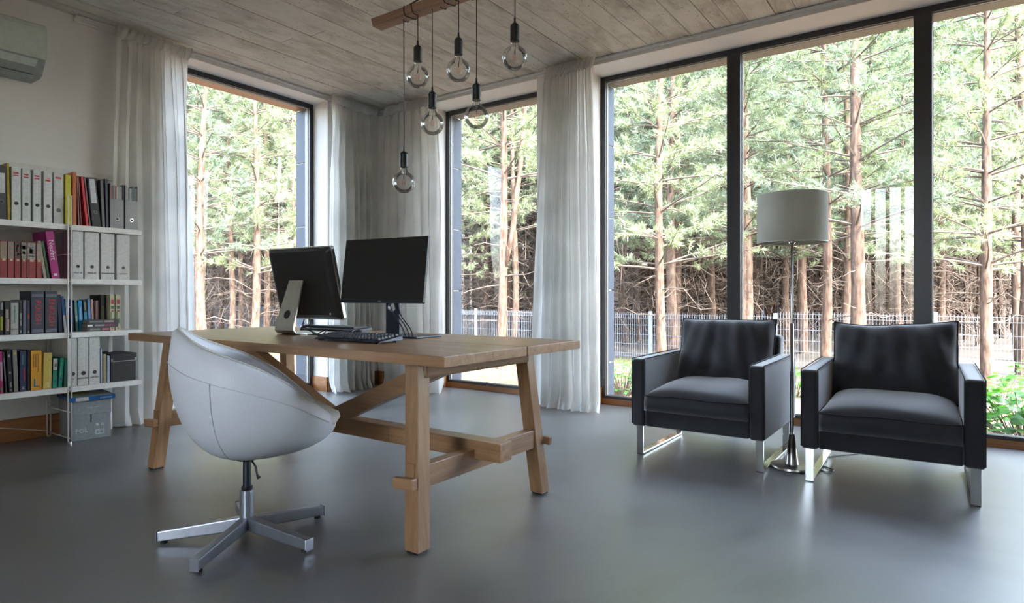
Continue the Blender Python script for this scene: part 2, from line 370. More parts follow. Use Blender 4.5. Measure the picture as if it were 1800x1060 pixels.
# baseboards
b = MB(); b.box(XL, XL + .015, YF, LW[0], 0, .145); b.box(XL, XL + .015, LW[1], YB, 0, .145); b.box(XLo, XL, LW[1] - .015, LW[1], 0, .145); b.box(XLo, XL, LW[0], LW[0] + .015, 0, .145)
st(b.build('baseboard_left', M['trim_y']))
b = MB(); b.box(XL, WA[0], YB - .015, YB, 0, .145); b.box(WA[0], WA[0] + .015, YB, YBo, 0, .145); b.box(WA[1], WB[0], YB - .015, YB, 0, .145)
b.box(WB[0], WB[0] + .012, YB, YBo, 0, .145); b.box(WA[1] - .012, WA[1], YB, YBo, 0, .145)
st(b.build('baseboard_back', M['trim_x']))
FT = .045
def window_y(name, x0, x1, mulls, panes_outer):
    """window in the back wall (runs along X)"""
    W = empty(name, (x0, YBo, 0), kind='structure')
    b = MB(); y0, y1 = YBo, YBo + .075; zb = .05
    b.box(x0, x0 + FT, y0, y1, zb, HW); b.box(x1 - FT, x1, y0, y1, zb, HW)
    b.box(x0 + FT, x1 - FT, y0, y1, HW - FT, HW); b.box(x0 + FT, x1 - FT, y0, y1, zb, zb + .024)
    b.build('frame', M['frame'], W, world=True, bevel=.002)
    sb = MB()
    xs = [x0 + FT] + sum([[m - .052, m + .052] for m in mulls], []) + [x1 - FT]
    for m in mulls:
        box('mullion', M['frame'], m - .052, m + .052, y0 - .012, y1, zb + .024, HW - FT, W, bevel=.003)
    for i in range(0, len(xs), 2):
        a, c = xs[i], xs[i + 1]
        box('pane', M['glass'], a, c, y0 + .034, y0 + .040, zb + .024, HW - FT, W)
        sl = MB(); q = .006
        sl.box(a, a + q, y0 + .026, y0 + .034, zb + .03, HW - FT); sl.box(a, c, y0 + .026, y0 + .034, HW - FT - q, HW - FT)
        sl.build('glazing_seal', M['seal'], W, world=True)
    box('sill', M['trim_x'], x0, x1, YBo - .006, YBo + .07, 0, .05, W, bevel=.002)
    zs = [-.3, .35, 1.0, 1.65, 2.3, HW - .03]
    clad_strip(W, x0 - .0, x0 + .014, y1 + .001, YBe + .03, zs); clad_strip(W, x1 - .014, x1, y1 + .001, YBe + .03, zs)
    box('outer_soffit', M['soffit'], x0 + .014, x1 - .014, y1 + .001, YBe + .03, HW - .03, HW, W)
    return W
window_y('window_2', *WA, [], 1)
window_y('window_3', *WB, [-1.391, -.162, 1.068], 1)
W = empty('window_1', (XLo, LW[0], 0), kind='structure')
b = MB(); x1, x0 = XLo, XLo - .075; zb = .05; a, c = LW
b.box(x0, x1, a, a + FT, zb, HW); b.box(x0, x1, c - FT, c, zb, HW); b.box(x0, x1, a + FT, c - FT, HW - FT, HW); b.box(x0, x1, a + FT, c - FT, zb, zb + .024)
b.build('frame', M['frame'], W, world=True, bevel=.002)
box('pane', M['glass'], x1 - .040, x1 - .034, a + FT, c - FT, zb + .024, HW - FT, W)
sl = MB(); sl.box(x1 - .034, x1 - .026, c - FT - .006, c - FT, zb + .03, HW - FT); sl.box(x1 - .034, x1 - .026, a + FT, c - FT, HW - FT - .006, HW - FT); sl.build('glazing_seal', M['seal'], W, world=True)
box('sill', M['trim_y'], XLo - .07, XLo + .006, a, c, 0, .05, W, bevel=.002)
clad_strip(W, XLe - .03, x0 - .001, c - .014, c, [-.3, .35, 1.0, 1.65, 2.3, HW - .03]); clad_strip(W, XLe - .03, x0 - .001, a, a + .014, [-.3, .35, 1.0, 1.65, 2.3, HW - .03])
box('outer_soffit', M['trim_y'], XLe - .03, x0 - .001, a + .014, c - .014, HW - .03, HW, W)
# window behind the camera
W = empty('window_4', (FW[0], YF, 0), kind='structure'); b = MB()
b.box(FW[0], FW[1], YF - .12, YF - .05, 0, .06); b.box(FW[0], FW[1], YF - .12, YF - .05, HW - .05, HW)
for q in np.linspace(FW[0], FW[1] - .06, 5): b.box(q, q + .06, YF - .12, YF - .05, .06, HW - .05)
b.build('frame', M['frame'], W, world=True)
box('pane', M['glass'], FW[0], FW[1], YF - .09, YF - .084, .06, HW - .05, W)

# ------------------------------------------------------------ curtains
def curtain(name, A, B, A2, B2, nf, label, seed, amp=.035, header=True, loose=False):
    """A,B top ends, A2,B2 bottom ends (x,y); folds run down from a gathered header"""
    rr = random.Random(seed); A, B, A2, B2 = map(Vector, (A, B, A2, B2))
    d = (B - A).normalized(); nrm = Vector((d.y, -d.x))
    if nrm.dot(Vector((0, 0)) - (A + B) / 2) < 0: nrm = -nrm
    root = empty(name, ((A.x + B.x) / 2, (A.y + B.y) / 2, 0), label=label, cat='curtain')
    n = nf * 12; rows = 64; top = 2.895
    ph = [rr.uniform(-.5, .5) for _ in range(6)]; am = [rr.uniform(.55, 1.3) for _ in range(nf + 2)]
    P = []
    for j in range(rows + 1):
        v = j / rows; z = top - v * (top - .004); row = []
        for i in range(n + 1):
            s = i / n
            s2 = s + .02 * math.sin(6.3 * s * 2 + 3 * v + ph[0]) * v
            k = s2 * nf
            ka = k + .25 * math.sin(2.1 * s * nf / 3 + 1.7 * v + ph[1]) * min(1, v * 4)
            a = amp * (.5 + .5 * min(1, v * 3)) * (am[int(min(k, nf))] * (1 - k % 1) + am[int(min(k, nf)) + 1] * (k % 1)) * (1 + .35 * v)
            off = a * math.sin(2 * math.pi * ka) + .25 * a * math.sin(4 * math.pi * ka + ph[2] + v)
            off += .25 * amp * math.sin(2 * math.pi * s * nf / 2.7 + ph[3] + 2.0 * v)
            hd = max(0, 1 - v * rows / 3.2)
            off += hd * .016 * math.sin(2 * math.pi * ka * 2.3 + z * 40)
            off *= 1 - .5 * math.exp(-((z - 2.80) / .025) ** 2)
            p = (A.lerp(B, s)).lerp(A2.lerp(B2, s), v ** 1.3)
            p = p + d * (.012 * math.sin(4 * math.pi * ka + 1.0)) 
            # cloth stacks on the floor
            fl = max(0, 1 - z / .10)
            off += fl * .05 * (.5 + .5 * math.sin(2 * math.pi * ka * 1.5 + ph[4]))
            q = p + nrm * off
            zz = z + (.012 * math.sin(2 * math.pi * ka * 1.3 + ph[5]) if j == 0 else 0)
            row.append((q.x, q.y, max(.003, zz + .006 * math.sin(9 * s + ph[4]) * fl)))
        P.append(row)
    m = MB().grid(P).build('cloth', M['curtain'], root, smooth=True, world=True)
    # gathered heading tape with leaning ruffles
    hb = MB(); nr = max(6, int((B - A).length / (.05 if loose else .028)))
    for k in range(nr):
        s0 = (k + .15) / nr; pr = A.lerp(B, s0); ln = .035 if not loose else .06
        q0 = pr + nrm * .035; q1 = pr + nrm * .055 + d * .03; lean = rr.uniform(.025, .05)
        zt = 2.900 - rr.uniform(0, .012); zb_ = 2.815 - rr.uniform(0, .02)
        Pn = []
        for t in range(5):
            tt = t / 4; z = zt + (zb_ - zt) * tt
            bl = .012 * math.sin(math.pi * tt)
            a_ = q0 + d * (lean * (1 - tt)) + nrm * bl; b_ = q1 + d * (lean * (1 - tt)) + nrm * bl * 1.6; c_ = pr + nrm * .02 + d * (lean * (1 - tt) + .034)
            Pn.append([(a_.x, a_.y, z), (b_.x, b_.y, z), (c_.x, c_.y, z)])
        hb.grid(Pn)
    hb.build('heading_ruffle', M['curtain'], root, smooth=True, world=True)
    return root
curtain('curtain', (-4.95, 2.07), (-4.95, 2.60), (-4.93, 2.00), (-4.93, 2.66), 7, 'long white sheer curtain hanging beside the white bookshelf', 1, .042, loose=True)
curtain('curtain', (-4.94, 3.99), (-4.94, 4.52), (-4.93, 3.97), (-4.93, 4.50), 7, 'white sheer curtain on the left wall, in the corner behind the two screens', 2, .050)
curtain('curtain', (-4.82, 4.60), (-4.13, 4.60), (-4.78, 4.59), (-4.03, 4.58), 7, 'white sheer curtain on the window wall, in the corner left of the narrow window', 3, .050)
curtain('curtain', (-2.88, 4.60), (-2.42, 4.60), (-2.97, 4.57), (-2.33, 4.56), 7, 'white sheer curtain between the narrow window and the wide window', 4, .038)

# ------------------------------------------------------------ outdoors
def gz(x, y):
    d = max(y - YBe, -x + XLe, 0)
    return -.16 - .25 * min(1, d / 7.0) + max(0, min(1, (d - 52) / 30)) ** 2 * 9 + .02 * math.sin(x * 1.3) * math.cos(y * .9)
P = []
xs_ = list(np.linspace(-110, -22, 20)) + list(np.arange(-21, 14, .9)) + list(np.linspace(15, 50, 8))
ys_ = list(np.linspace(-40, -4, 6)) + list(np.arange(-3, 20, .9)) + list(np.linspace(21, 110, 22))
for y in ys_: P.append([(x, y, gz(x, y)) for x in xs_])
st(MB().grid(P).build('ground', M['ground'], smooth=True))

# welded wire fence
YFn = 12.5
fence = empty('wire_fence', (-8, YFn, gz(-8, YFn)), label='grey galvanised welded wire fence between the house and the forest', cat='fence')
posts = [YFn * -t for t in (-.38, -.18, .01815, .2182, .4165, .6165, .79, .99, 1.19, 1.39, 1.59, 1.79, 1.99)]
def ftop(x): return .62 if x > -2 else .56
for x in posts:
    o = box('post', M['galv'], x - .03, x + .03, YFn - .02, YFn + .04, gz(x, YFn) - .05, ftop(x) + .05, fence, bevel=.004)
for a, c in zip(posts[1:], posts[:-1]):
    pm = MB(); x = a + .05; zt = ftop((a + c) / 2); g0 = gz(a, YFn) + .02
    while x < c - .02:
        pm.box(x - .0025, x + .0025, YFn - .0025, YFn + .0025, g0, zt + .02); x += .05
    for z in (g0 + .03, g0 + .10, g0 + .30, g0 + .50, g0 + .70, zt - .10, zt - .02):
        dy = -.018 if z in (g0 + .10, zt - .10) else 0
        pm.box(a, c, YFn + dy - .005, YFn + dy + .005, z - .003, z + .003)
    # pressed stiffening folds
    x = a + .05
    while x < c - .02:
        for z in (g0 + .07, zt - .06): pm.box(x - .0025, x + .0025, YFn - .022, YFn - .015, z - .035, z + .035)
        x += .05
    tag(pm.build('wire_panel', M['galv'], fence, world=True), kind='stuff')

# pines
def rot_to(dirs):
    """two unit vectors perpendicular to each direction"""
    up = np.tile(np.array([0, 0, 1.0]), (len(dirs), 1)); up[np.abs(dirs[:, 2]) > .9] = (1, 0, 0)
    a = np.cross(dirs, up); a /= np.linalg.norm(a, axis=1, keepdims=True) + 1e-9
    return a, np.cross(dirs, a)
def needles(pts, dirs, per, ln, wd, rs, spread=.8):
    n = len(pts); P0 = np.repeat(pts, per, 0); D = np.repeat(dirs, per, 0)
    r = rs.normal(0, spread, (n * per, 3)); N = D + r; N /= np.linalg.norm(N, axis=1, keepdims=True)
    L = ln * rs.uniform(.7, 1.2, (n * per, 1)); a, b = rot_to(N)
    th = rs.uniform(0, 6.28, (n * per, 1)); s = (a * np.cos(th) + b * np.sin(th)) * wd / 2
    P0 = P0 + rs.normal(0, .012, P0.shape)
    V = np.empty((n * per * 3, 3)); V[0::3] = P0 - s; V[1::3] = P0 + s; V[2::3] = P0 + N * L
    return V, np.arange(n * per * 3).reshape(-1, 3)
def pine(name, seed, ht, r0, crown0, nbr, blen, mat_n, tr_mat, per, nl, nw, deadz, ntw=9, ndead=30, lean=.1, step=.42, fork=False):
    rr = random.Random(seed); rs = np.random.RandomState(seed)
    root = empty(name, (0, 0, 0))
    ph = [rr.uniform(0, 6.28) for _ in range(4)]
    def axis(z):
        t = z / ht
        return Vector((lean * t * ht * .08 + .06 * math.sin(z * .55 + ph[0]) * min(1, z), .06 * math.sin(z * .47 + ph[1]) * min(1, z), z))
    def rad(z): return r0 * (1 - .80 * z / ht) * (1 + .35 * math.exp(-(z + .3) * 4))
    zs = [-.4, -.1, .15, .5] + list(np.linspace(.9, ht, 16))
    t = MB(); t.tube([axis(z) for z in zs], [max(.006, rad(max(z, 0)) * (1 + .06 * math.sin(z * 5 + ph[2]))) for z in zs], 10)
    if fork:
        z0 = 1.5; t.tube([axis(z0), axis(z0) + Vector((.14, 0, .5)), axis(z0) + Vector((.26, .05, 1.6)), axis(z0) + Vector((.5, 0, 4.2)), axis(z0) + Vector((.6, 0, 6))], [rad(z0) * .8, rad(z0) * .7, rad(z0) * .62, .03, .01], 8)
    t.build('trunk', tr_mat, root, smooth=True)
    br = MB(); pts = []; dirs = []
    z = deadz
    while z < ht - .3:
        live = z > crown0
        cnt = nbr if live else max(1, int(ndead * step / max(.1, (crown0 - deadz))))
        a0 = rr.uniform(0, 6.28)
        for k in range(cnt):
            az = a0 + 6.28 * k / cnt + rr.uniform(-.35, .35)
            zz = z + rr.uniform(-.06, .06) if live else z + rr.uniform(0, step)
            tt = (zz - crown0) / max(.1, ht - crown0)
            L = blen * ((1 - .75 * max(0, tt)) if live else rr.uniform(.25, .85)) * rr.uniform(.75, 1.15)
            el = rr.uniform(.15, .5) if live else rr.uniform(-.15, .55)
            h = Vector((math.cos(az), math.sin(az), 0)); p0 = axis(zz)
            q = [p0]; bend = rr.uniform(-.25, .25)
            for u in (.25, .5, .75, 1):
                q.append(p0 + h * (L * u) + Vector((-h.y, h.x, 0)) * bend * L * u * u * .6 + Vector((0, 0, L * (math.sin(el) * u - .28 * u * u + (.18 * u ** 3 if live else rr.uniform(-.08, .08))))))
            rb = (.016 if live else .010) * (.6 + L / 2.2)
            br.tube(q, [rb, rb * .8, rb * .62, rb * .42, rb * .18], 4 if r0 > .05 else 3, cap=False)
            nt_ = ntw if live else 2
            for w_ in range(nt_):
                u = rr.uniform(.3, 1.0) if live else rr.uniform(.2, .8)
                i = min(3, int(u * 4)); f = u * 4 - i; bp = q[i].lerp(q[i + 1], f); bd = (q[i + 1] - q[i]).normalized()
                td = (bd + Vector((rr.uniform(-.9, .9), rr.uniform(-.9, .9), rr.uniform(-.35, .7)))).normalized()
                tl = rr.uniform(.14, .36) * (1.0 if live else 1.2)
                e = bp + td * tl
                if (live and w_ % 2 == 0) or not live: br.tube([bp, e], [rb * .3, rb * .12], 3, cap=False)
                if live:
                    for g in (.45, .75, 1.0):
                        pts.append(tuple(bp.lerp(e, g))); dirs.append(tuple(td))
        z += step
    tag(br.build('branches', M['twig'] if tr_mat is M['bark'] else M['twig_dark'], root), kind='stuff')
    V, F = needles(np.array(pts), np.array(dirs), per, nl, nw, rs)
    fo = nparts('needles', V, F, mat_n, root); fo['kind'] = 'stuff'
    return root
HIDE = (0, 0, -60)
front = [pine('pine_tree', 11, 7.6, .085, 1.75, 6, 1.35, M['needle1'], M['bark'], 20, .10, .009, .9, ndead=6, step=.44),
         pine('pine_tree', 12, 8.2, .105, 2.2, 6, 1.5, M['needle2'], M['bark'], 20, .10, .009, .8, ndead=8, step=.48),
         pine('pine_tree', 13, 7.6, .075, 2.4, 6, 1.25, M['needle1'], M['bark'], 20, .10, .009, .7, ndead=14, step=.44),
         pine('pine_tree', 14, 7.8, .075, 2.7, 6, 1.3, M['needle1'], M['bark'], 20, .10, .009, .7, ndead=16, step=.44, fork=True)]
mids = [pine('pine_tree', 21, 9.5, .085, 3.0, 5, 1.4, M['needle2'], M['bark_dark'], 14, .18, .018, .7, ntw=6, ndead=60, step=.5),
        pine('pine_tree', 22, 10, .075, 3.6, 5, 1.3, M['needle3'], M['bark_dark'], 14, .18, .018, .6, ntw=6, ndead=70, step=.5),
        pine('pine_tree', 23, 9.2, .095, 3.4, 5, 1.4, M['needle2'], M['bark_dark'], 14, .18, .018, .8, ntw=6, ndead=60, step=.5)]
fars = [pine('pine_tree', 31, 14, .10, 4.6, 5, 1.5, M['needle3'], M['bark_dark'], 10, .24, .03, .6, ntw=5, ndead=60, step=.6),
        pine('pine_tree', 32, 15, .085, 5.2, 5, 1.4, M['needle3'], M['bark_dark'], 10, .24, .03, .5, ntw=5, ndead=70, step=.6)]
FK = {o.name: kids(o) for o in front + mids + fars}
used = set()
def plant(proto, x, y, rz, s, label, group=None):
    if proto.name not in used:
        used.add(proto.name); o = proto; o.location = (x, y, gz(x, y)); o.rotation_euler = (0, 0, rz); o.scale = (s,) * 3
    else: o = copy_tree(proto, FK[proto.name], (x, y, gz(x, y)), rz, s)
    for k in ('group',):
        if k in o: del o[k]
    return tag(o, label, 'tree', group)
def pos(px, D):
    """ground point at depth D along the direction seen at column px (measured from the photograph)"""
    a = (px - 900) / 1106; vx, vy = -math.sin(R(35)), math.cos(R(35)); rx, ry = math.cos(R(35)), math.sin(R(35))
    return D * (vx + a * rx), D * (vy + a * ry)
FT_ = [  # column, depth, variant, scale, turn, label
    (1162, 9.6, 0, .95, 0.3, 'sunlit pine with reddish trunk, left bay of the wide window, before the fence'),
    (1503, 9.0, 1, 1.0, 1.1, 'thickest pine trunk, just right of the floor lamp, in the middle bay'),
    (1449, 9.9, 2, 1.1, 2.0, 'slightly leaning pine trunk directly behind the floor lamp shade'),
    (1738, 8.2, 0, .93, 4.0, 'speckled pine trunk beside the right armchair, over the leafy shrub'),
    (1797, 10.5, 1, 1.0, 2.2, 'pine trunk at the right edge of the wide window'),
    (1307, 11.5, 2, 1.0, 3.0, 'slim bright pine trunk touching the left mullion of the wide window'),
    (880, 10.5, 3, 1.1, .2, 'forked pine in the narrow window, two pale stems from one base'),
    (357, 11.5, 1, .92, .5, 'thick overexposed pine trunk at the left edge of the left window'),
    (403, 13.0, 2, .9, 1.5, 'slim bright pine trunk second from the left curtain in the left window'),
    (446, 12.3, 0, 1.0, 2.6, 'pale pine trunk in the middle of the left window, left of the silver backed computer'),
    (516, 15.0, 2, 1.0, .9, 'thin pine trunk at the right edge of the left window beside its frame')]
for px, D, v, s, rz, lb in FT_:
    x, y = pos(px, D); plant(front[v], x, y, rz, s, lb)
occ = [pos(t[0], t[1]) for t in FT_]
rt = random.Random(5)
def free(x, y, dmin): return all((x - a) ** 2 + (y - b_) ** 2 > dmin * dmin for a, b_ in occ)
BAYS = [('the left window', 322, 545), ('the narrow window', 792, 958), ('the left bay of the wide window', 1066, 1275),
        ('the middle bay of the wide window', 1305, 1603), ('the right bay of the wide window', 1640, 1840)]
def bay(x, y, m):
    D = -math.sin(R(35)) * x + math.cos(R(35)) * y; q = 900 + 1106 * (math.cos(R(35)) * x + math.sin(R(35)) * y) / D
    for n_, a_, b_ in BAYS:
        if a_ - m < q < b_ + m: return n_, q
    return None
edge = []; n1 = n2 = n3 = 0; tries = 0
while tries < 60000 and (n1 < 26 or n2 < 112 or n3 < 130):
    tries += 1
    a = rt.uniform(-.54, .85)
    D = rt.choice([rt.uniform(13, 18), rt.uniform(15, 27), rt.uniform(25, 42)])
    x, y = pos(900 + a * 1106, D)
    if y < YFn + .5 and x > -10.5: continue
    if x > XLe - 4 and y < 9: continue
    if y < 2.2: continue
    bb = bay(x, y, 14)
    if bb is None: continue
    if D < 18:
        if n1 < 26 and free(x, y, 1.5):
            occ.append((x, y)); n1 += 1
            edge.append((bb[0], bb[1], plant(rt.choice([front[0], front[2], mids[0], front[1]]), x, y, rt.uniform(0, 6.28), rt.uniform(.95, 1.2), 'edge')))
    elif D < 27:
        if n2 < 112 and free(x, y, 1.1):
            occ.append((x, y)); n2 += 1; plant(rt.choice(mids), x, y, rt.uniform(0, 6.28), rt.uniform(.85, 1.2), 'brown twiggy pine inside the forest, behind ' + bb[0].replace(' of the', ','), 'pines inside the forest behind ' + bb[0])
    elif n3 < 130 and free(x, y, 1.0):
        occ.append((x, y)); n3 += 1; plant(rt.choice(fars), x, y, rt.uniform(0, 6.28), rt.uniform(.85, 1.2), 'dark distant pine deep in the forest, behind ' + bb[0].replace(' of the', ','), 'pines deep in the forest behind ' + bb[0])
ORD = ['leftmost', 'second from the left', 'third from the left', 'fourth from the left', 'fifth from the left', 'sixth from the left', 'seventh from the left', 'eighth from the left', 'ninth from the left', 'tenth from the left', 'eleventh from the left', 'twelfth from the left']
for n_, _a, _b in BAYS:
    row = sorted([e for e in edge if e[0] == n_], key=lambda e: e[1])
    for i, e in enumerate(row):
        o = e[2]; o['label'] = ORD[i] + ' of the green edge pines behind ' + n_.replace(' of the wide window', '')
        o['group'] = 'green pines at the forest edge'
for o in front + mids + fars:
    if o.name not in used:
        for k in FK[o.name]: bpy.data.objects.remove(k)
        bpy.data.objects.remove(o)

# past the 300 nearest pines: the rest of the forest as one mass of trunks, and the haze of dry twigs between the trunks
rr = random.Random(77); tm = MB(); k = 0; cp = []
while k < 900:
    a = rr.uniform(-.66, .95); D = rr.uniform(22, 70); x, y = pos(900 + a * 1106, D)
    if y < 3 or (y < YFn + 3 and x > -16): continue
    g = gz(x, y); cp.append((x, y, g)); r0 = rr.uniform(.07, .13); ln_ = rr.uniform(-.4, .4); k += 1
    tm.tube([(x, y, g - .2), (x + ln_ * .3, y, g + 4), (x + ln_ * .8, y, g + 11), (x + ln_, y, g + 19)], [r0 * 1.1, r0 * .85, r0 * .6, r0 * .1], 6, cap=False)
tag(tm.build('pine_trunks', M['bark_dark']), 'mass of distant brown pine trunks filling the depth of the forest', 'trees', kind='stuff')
rsc = np.random.RandomState(14); cpa = np.repeat(np.array(cp), 75, 0); hz_ = rsc.uniform(0, 1, len(cpa)); az_ = rsc.uniform(0, 6.283, len(cpa)); rd_ = (2.0 - 1.5 * hz_) * np.sqrt(rsc.uniform(.1, 1, len(cpa)))
cpa[:, 0] += rd_ * np.cos(az_); cpa[:, 1] += rd_ * np.sin(az_); cpa[:, 2] += 6.0 + 13.5 * hz_
dc_ = np.stack([np.cos(az_), np.sin(az_), .3 + 0 * az_], 1); Vc, Fc = needles(cpa, dc_, 6, .42, .09, rsc, .7)
tag(nparts('pine_crowns', Vc, Fc, M['needle3']), 'mass of distant dark green pine crowns above the far trunks', 'trees', kind='stuff')
rsn = np.random.RandomState(4); N_ = 60000
aa = rsn.uniform(-.62, .92, N_); DD = rsn.uniform(13.5, 44, N_)
xx = DD * (-math.sin(R(35)) + aa * math.cos(R(35))); yy = DD * (math.cos(R(35)) + aa * math.sin(R(35)))
ok = (yy > YFn + .7) | ((xx < -13) & (yy > 3)); xx, yy, DD = xx[ok], yy[ok], DD[ok]; N_ = len(xx)
zz_ = -.4 + rsn.uniform(0, 1, N_) ** .9 * (1.2 + DD * .22)
dv = np.stack([rsn.normal(0, 1, N_), rsn.normal(0, 1, N_), rsn.normal(.1, .55, N_)], 1); dv /= np.linalg.norm(dv, axis=1, keepdims=True)
Ls = rsn.uniform(.5, 1.5, (N_, 1)); P0 = np.stack([xx, yy, zz_], 1); sd_ = rot_to(dv)[0] * (.0035 + .00028 * DD[:, None]); mid = P0 + dv * Ls * .5 + np.stack([0 * xx, 0 * xx, -.12 * Ls[:, 0]], 1)
V = np.empty((N_ * 5, 3)); V[0::5] = P0 - sd_; V[1::5] = P0 + sd_; V[2::5] = mid - sd_ * .7; V[3::5] = mid + sd_ * .7; V[4::5] = P0 + dv * Ls
i5 = np.arange(N_)[:, None] * 5
F = np.concatenate([i5 + np.array([[0, 1, 3]]), i5 + np.array([[0, 3, 2]]), i5 + np.array([[2, 3, 4]])])
tag(nparts('dry_twigs', V, F, M['twig_dark']), 'tangle of dry brown twigs between the trunks inside the forest', 'twigs', kind='stuff')

# undergrowth: leafy shrubs; every large leaf near the glass is its own piece
def leaf_mesh(name='leaf'):
    b = MB(); out = []
    for k in range(11):
        t = k / 10 * 2 * math.pi; r = .5 + .09 * math.cos(5 * t) 
        out.append((.5 + r * math.cos(t) * 1.0, r * math.sin(t) * .82, -.10 * abs(math.sin(t)) + .05 * math.cos(t)))
    b.add([(0.45, 0, .06)] + out[:-1], [(0, i, i % 10 + 1) for i in range(1, 11)])
    me = bpy.data.meshes.new(name); me.from_pydata(b.v, [], b.f); me.materials.append(M['leaf']); me.update(); return me
LEAF = leaf_mesh()
def shrub(x, y, rad, hgt, nleaf, size, label, seed, single=False, group=None):
    rr = random.Random(seed); g = gz(x, y)
    root = empty('leafy_shrub', (x, y, g), label=label, cat='shrub', group=group)
    stm = MB(); V = []; F = []
    for k in range(nleaf):
        a = rr.uniform(0, 6.28); q = rad * math.sqrt(rr.uniform(0, 1)); z = hgt * rr.uniform(.25, 1) * (1 - .3 * (q / rad))
        p = Vector((q * math.cos(a), q * math.sin(a), z))
        if k % 3 == 0: stm.tube([(p.x * .3, p.y * .3, -.03), (p.x * .7, p.y * .7, z * .6), p], [.005, .004, .002], 4)
        s = size * rr.uniform(.6, 1.2); mt = Matrix.Translation(p) @ Matrix.Rotation(rr.uniform(0, 6.28), 4, 'Z') @ Matrix.Rotation(rr.uniform(-.5, .5), 4, 'X') @ Matrix.Rotation(rr.uniform(-.3, .6), 4, 'Y') @ Matrix.Scale(s, 4)
        if single:
            o = bpy.data.objects.new('leaf', LEAF); col.objects.link(o); o.parent = root; o.matrix_local = mt
        else:
            n = len(V); V += [tuple(mt @ v.co) for v in LEAF.vertices]; F += [tuple(i + n for i in f.vertices) for f in LEAF.polygons]
    tag(stm.build('stems', M['twig'], root), kind='stuff')
    if V: tag(nparts('leaves', V, F, M['leaf'], root), kind='stuff')
    return root
SH = [(1805, 4.95, .50, .47, 190, .125, True, 'broad leaved green shrub outside, right of the right armchair'),
      (1752, 7.6, .40, .40, 90, .10, False, 'low green plant at the foot of the speckled pine'),
      (1096, 7.3, .42, .42, 300, .055, False, 'bright green shrub outside, left of the left armchair'),
      (1180, 9.0, .55, .46, 260, .06, False, 'leafy green shrub at the fence behind the left armchair'),
      (1397, 7.6, .30, .40, 130, .07, False, 'bright green shrub seen in the gap between the two armchairs'),
      (1850, 9.2, .5, .5, 120, .09, False, 'green shrub by the fence at the right edge of the view')]
for i, (px, D, ra, hg, nl, sz, sg, lb) in enumerate(SH):
    x, y = pos(px, D); shrub(x, y, ra, hg, nl, sz, lb, 50 + i, sg)
rs = np.random.RandomState(9); n = 26000
gx = rs.uniform(-13, 3.5, n); gy = rs.uniform(5.4, 12.6, n); clump = np.sin(gx * 2.1) * np.cos(gy * 1.7) + rs.normal(0, .5, n) > .35
gx, gy = gx[clump], gy[clump]; n = len(gx); gz_ = np.array([gz(a, c) for a, c in zip(gx, gy)])
P0 = np.stack([gx, gy, gz_ - .01], 1); a = rs.uniform(0, 6.28, n); wv = np.stack([np.cos(a), np.sin(a), 0 * a], 1) * .005
tip = P0 + np.stack([rs.normal(0, .03, n), rs.normal(0, .03, n), rs.uniform(.04, .13, n)], 1)
V = np.empty((n * 3, 3)); V[0::3] = P0 - wv; V[1::3] = P0 + wv; V[2::3] = tip
tag(nparts('grass', V, np.arange(n * 3).reshape(-1, 3), M['grass']), 'thin patchy grass on the sandy ground outside the windows', 'grass', kind='stuff')

# ------------------------------------------------------------ desk
T = empty('trestle_table', (-2.66, 2.18, 0), label='large oak trestle table with two plank top in the middle of the room', cat='table')
for a, c in ((1.684, 2.212), (2.217, 2.675)):
    box('tabletop_plank', M['oak_x'], -3.853, -1.472, a, c, .70, .74, T, bevel=.002)
LT = .70; lx, ly = .056, .059
for X0, X1, sx in ((-1.672, -1.603, -1), (-3.644, -3.575, 1)):
    for Y0, Y1, sy in ((1.690, 1.755, 1), (2.542, 2.606, -1)):
        b = MB().hexa([(X0, Y0, .008), (X1, Y0, .008), (X1, Y1, .008), (X0, Y1, .008)],
                      [(x_ + sx * lx, y_ + sy * ly, LT) for x_, y_ in ((X0, Y0), (X1, Y0), (X1, Y1), (X0, Y1))])
        l = b.build('leg', M['oak_z'], T, world=True, bevel=.003)
        fp = box('foot_pad', M['black'], X0 + .006, X1 - .006, Y0 + .006, Y1 - .006, 0, .008, T); fp.parent = l
    xc = (X0 + X1) / 2 + sx * lx * .38; q = ly * .38
    box('stretcher', M['oak_y'], xc - .026, xc + .026, 1.74 + q * .3, 2.56, .228, .314, T, bevel=.002)
    box('cleat', M['oak_y'], xc + sx * .018 - .03, xc + sx * .018 + .03, 1.78, 2.50, .638, .70, T, bevel=.010)
    # through tenon with a key on the outer face of each leg
    yq = 1.690 + ly * .38
    box('tenon', M['oak_z'], xc - .018, xc + .018, yq - .006, yq + .02, .196, .326, T, bevel=.002)
    m = Matrix.Translation((xc - .012, yq - .020, .256)) @ Matrix.Rotation(R(-4), 4, 'Y')
    MB().box(-.056, .050, -.014, .014, -.021, .021, m).build('key', M['oak_x'], T, world=True, bevel=.005)
    m = Matrix.Translation((xc + .006, 2.606 - ly * .38 + .014, .256)) @ Matrix.Rotation(R(4), 4, 'Y')
    MB().box(-.05, .062, -.012, .014, -.019, .019, m).build('key', M['oak_x'], T, world=True, bevel=.005)
for a, c in ((-3.78, -2.9), (-2.899, -2.142), (-2.140, -1.50)):
    box('centre_beam', M['oak_x'], a, c, 2.06, 2.14, .275, .352, T, bevel=.0015)
